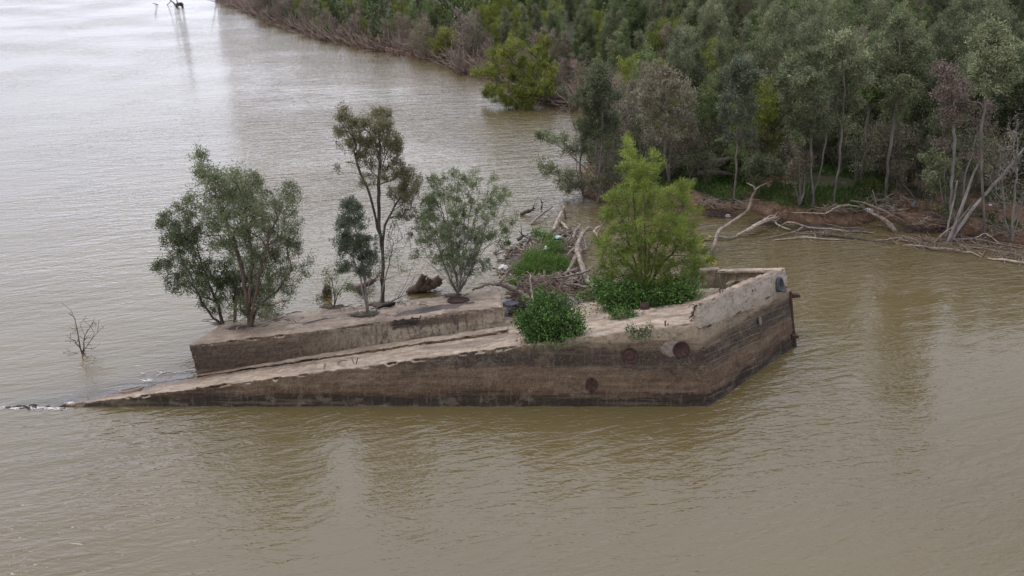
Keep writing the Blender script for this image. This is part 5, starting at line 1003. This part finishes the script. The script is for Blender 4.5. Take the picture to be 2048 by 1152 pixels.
# the wood behind: individual trees, then a far mass
def screen(p):
    q = np.array(p)-O; dy = q[1]*_c-q[2]*_s; dzz = q[1]*_s+q[2]*_c; return 1024+F*q[0]/dy, 576-F*dzz/dy, dy
g = np.random.default_rng(5); pts = []
def ok(p, dmin, lst):
    return all((p[0]-q[0])**2+(p[1]-q[1])**2 > dmin**2 for q in lst)
tries = 0
cand = []
while tries < 60000 and len(cand) < 400:
    tries += 1; y = 44+110*g.random()**1.15; x = g.uniform(-60, .72*y+8)
    sx, sy, _ = screen((x, y, 1)); 
    if sx < 380 or sx > 2150: continue
    d = float(sdist(x, y))
    if d < (2.6 if y < 75 else 3.2): continue
    dm = 1.95+.013*(y-44)
    if not ok((x, y), dm, cand) or not ok((x, y), 1.7, taken): continue
    # keep the grassy clearing in front open
    if 1380 < sx < 1830 and sy > 345: continue
    cand.append((x, y, d))
print('forest trees', len(cand))
GL = {'g': 'grey green tree', 'f': 'fresh green tree', 'b': 'brownish grey tree', 'l': 'bright yellow green tree'}
def region(sx, y):
    if sx < 1000: return 'in the bank wood left of the cove willow'
    if sx < 1260: return 'in the wood between the cove willow and the bright willow'
    f_ = 'in the near rows' if y < 66 else 'in the far rows'
    if sx < 1520: return f_+' of the wood above the bow'
    if sx < 1790: return f_+' of the wood behind the dirt mound'
    return f_+' of the wood at the right edge'
for i, (x, y, d) in enumerate(cand):
    u_ = g.random(); near_left = x < y*.12
    if near_left and y > 80: K = 'l' if u_ < .22 else ('f' if u_ < .62 else ('b' if u_ < .72 else 'g'))
    else: K = 'l' if u_ < .03 else ('f' if u_ < .34 else ('b' if u_ < .46 else 'g'))
    pr_ = {'g': [PT[0], PT[1], PT[2], PT[6]], 'f': [PT[3], PT[4]], 'b': [PT[5]], 'l': PT_L}[K]; me_ = pr_[g.integers(len(pr_))]
    sc = g.uniform(.78, 1.12)*(1. if d > 6 else .85)*(.80 if near_left else 1.)
    sx, sy, _ = screen((x, y, 4)); RG = region(sx, y)
    place(me_, 'thicket_tree', GL[K]+' '+RG, 'tree', (x, y, float(landz(x, y))-.1), g.uniform(0, 6.28), sc, GL[K]+'s '+RG, g.uniform(0, .07))
# shrubs of the undergrowth and the shoreline
sh = []; tries = 0
while tries < 30000 and len(sh) < 240:
    tries += 1; y = 43+130*g.random()**1.2; x = g.uniform(-75, .72*y+8); sx, sy, _ = screen((x, y, .5))
    if sx < 360 or sx > 2150: continue
    d = float(sdist(x, y)); 
    if d < .4 or d > 16: continue
    if 1380 < sx < 2050 and sy > 375: continue
    if not ok((x, y), 1.3 if d > 4 else 1.7, sh) or not ok((x, y), .9, taken): continue
    if d > 5 and g.random() < .5: continue
    sh.append((x, y, d))
SL = {'s': 'low green shrub', 'd': 'greyish brown half dead shrub'}
for (x, y, d) in sh:
    K = 'd' if (d < 6.5 and g.random() < (.80 if y > 70 else .35)) else 's'
    me_ = (PT_B if K == 'd' else PT_S)[g.integers(2 if K == 'd' or g.random() < .8 else 3)]
    sx, sy, _ = screen((x, y, 1)); RG = region(sx, y).replace('in the near rows of', 'under the near rows of').replace('in the far rows of', 'under the far rows of')
    place(me_, 'shore_shrub', SL[K]+' '+RG, 'shrub', (x, y, float(landz(x, y))-.05), g.uniform(0, 6.28), g.uniform(.6, 1.15) if K == 'd' else g.uniform(.6, 1.15), SL[K]+'s '+RG, g.uniform(0, .15))
tries = 0; nb = []
while tries < 20000 and len(nb) < 85:
    tries += 1; y = g.uniform(43, 74); x = g.uniform(3, .72*y+4); d = float(sdist(x, y)); sx, sy, _ = screen((x, y, .5))
    if d < .3 or d > 14 or not ok((x, y), 1.2, nb): continue
    if 1400 < sx < 1780 and sy > 385 and g.random() < .8: continue
    nb.append((x, y)); RG = 'under the wood '+('behind the bright willow' if sx < 1400 else 'above the creek and bow' if sx < 1560 else 'behind the dirt mound' if sx < 1800 else 'near the right edge'); place(PT_N[g.integers(2)], 'thin_stem_shrub', 'shrub of thin bare upright stems '+RG, 'shrub', (x, y, float(landz(x, y))-.05), g.uniform(0, 6.28), g.uniform(.55, 1.1), 'thin stemmed shrubs '+RG, g.uniform(0, .2))
# bare stems leaning out along the eroded shore, and fine brush
lst = []; n_ = 0; org = np.array([-20., 120., 0])
while n_ < 1900:
    y = 74+125*g.random()**1.2; x = g.uniform(-75, 12); d = float(sdist(x, y))
    if d < -.5 or d > 3.5: continue
    p = np.array([x, y, max(0., float(landz(x, y)))]); l = g.uniform(.8, 3.2); a = g.uniform(0, 6.28); dr = np.array([math.cos(a)*.55-.4, math.sin(a)*.5-.3, g.uniform(.15, 1.)]); dr /= np.linalg.norm(dr)
    lst.append(tube([p-org, p-org+dr*l*.5+g.normal(0, .06, 3), p-org+dr*l], [.06, .05, .02], 4, 1, 0, n_)); n_ += 1
o = link('shore_brush', tubes_mesh('shore_brush', lst), M['twig']); o.location = org; tag(o, 'tangle of bare leaning stems along the eroded far shore', 'brush', None, 'stuff')
# far wood beyond, one mass
vs = []; fs = []; tn_ = []; o_ = 0; g = np.random.default_rng(9); far = []
while len(far) < 520:
    y = 118+230*g.random(); x = g.uniform(-150, .75*y+20); sx, sy, _ = screen((x, y, 1))
    if sx < 200 or sx > 2250: continue
    if y < 158 and any((x-q[0])**2+(y-q[1])**2 < 5 for q in cand): continue
    d = float(sdist(x, y))
    if d < 1.5 or not ok((x, y), 3.0, far[-200:]): continue
    far.append((x, y))
allC = []; allT = []
for (x, y) in far:
    h = g.uniform(6, 9.5); n_ = 700; z0 = float(landz(x, y)); u_ = g.random(n_)**.8; th = g.uniform(0, 6.28, n_); kn = g.integers(0, 14, n_); ko = g.normal(0, .6, (14, 3))
    r_ = 1.9*np.sin(np.pi*np.clip(.12+.85*u_, 0, 1))*g.random(n_)**.4
    allC.append(np.c_[x+np.cos(th)*r_+ko[kn, 0], y+np.sin(th)*r_+ko[kn, 1], z0+.4+h*u_+ko[kn, 2]*.6]); allT.append(np.clip(g.normal(.42, .14)+g.normal(0, .12, 14)[kn]+g.normal(0, .12, n_), 0, 1))
C = np.vstack(allC); T_ = np.concatenate(allT)
o = link('far_wood', leaves_mesh('far_wood', C, g.normal(0, 1, C.shape)+[0, 0, .5], .50, .26, T_, 3), M['L_wood2']); tag(o, 'distant dense wood filling the background upriver', 'wood', None, 'stuff')
# grass of the bank
g = np.random.default_rng(12); n_ = 60000; px = g.uniform(1240, 2090, n_); py = g.uniform(270, 432, n_); ck = []
X = []; zz = 1.2
for a_, c2 in zip(px, py): X.append(G(a_, c2, zz))
X = np.array(X); d = sdist(X[:, 0], X[:, 1]); keep = (d > .7)&(vnoise(X[:, 0], X[:, 1], 2.4, 8)+.35*vnoise(X[:, 0], X[:, 1], .8, 9) > -.12+-.12+np.where(px > 1790, .35, 0)+np.where(d < 1.3, .2, 0)); X = X[keep]
X[:, 2] = landz(X[:, 0], X[:, 1]); X[:, 2] += .02; X = X+np.c_[g.normal(0, .05, (len(X), 2)), 0*X[:, 0]]
o = link('bank_grass', leaves_mesh('bank_grass', X, np.tile([0, 0, 1.6], (len(X), 1))+g.normal(0, .3, X.shape), .34, .055, np.clip(.45+.35*vnoise(X[:, 0], X[:, 1], 1.5, 10)+g.normal(0, .15, len(X)), 0, 1), 4), M['L_gfloor']); tag(o, 'green grass growing under the trees on the bank', 'grass', None, 'stuff')

# dry grass and root fringe hanging over the eroded edge
g = np.random.default_rng(21); A_ = np.array([G(a, b, .5) for a, b in zip(g.uniform(1390, 2090, 5200), g.uniform(395, 480, 5200))]); d = sdist(A_[:, 0], A_[:, 1])
A_ = A_[(d > .05) & (d < 2.6) & (vnoise(A_[:, 0], A_[:, 1], 1.3, 30) > -.15)]; P_ = np.repeat(A_, 6, 0); P_[:, :2] += g.normal(0, .1, (len(P_), 2)); P_[:, 2] = landz(P_[:, 0], P_[:, 1])
Dn = np.c_[g.normal(-.2, .5, len(P_)), g.normal(-.8, .4, len(P_)), g.normal(.1, .7, len(P_))]
M['L_straw'] = leafmat('leaf_straw', ((.09, .055, .035), (.20, .135, .085), (.38, .29, .20)), .1, 0.)
o = link('dry_fringe', leaves_mesh('dry_fringe', P_, Dn, .42, .035, np.clip(g.normal(.45, .2, len(P_)), 0, 1), 6, .2), M['L_straw']); tag(o, 'dry brown grass and roots fringing the eroded creek bank', 'dry grass', None, 'stuff')
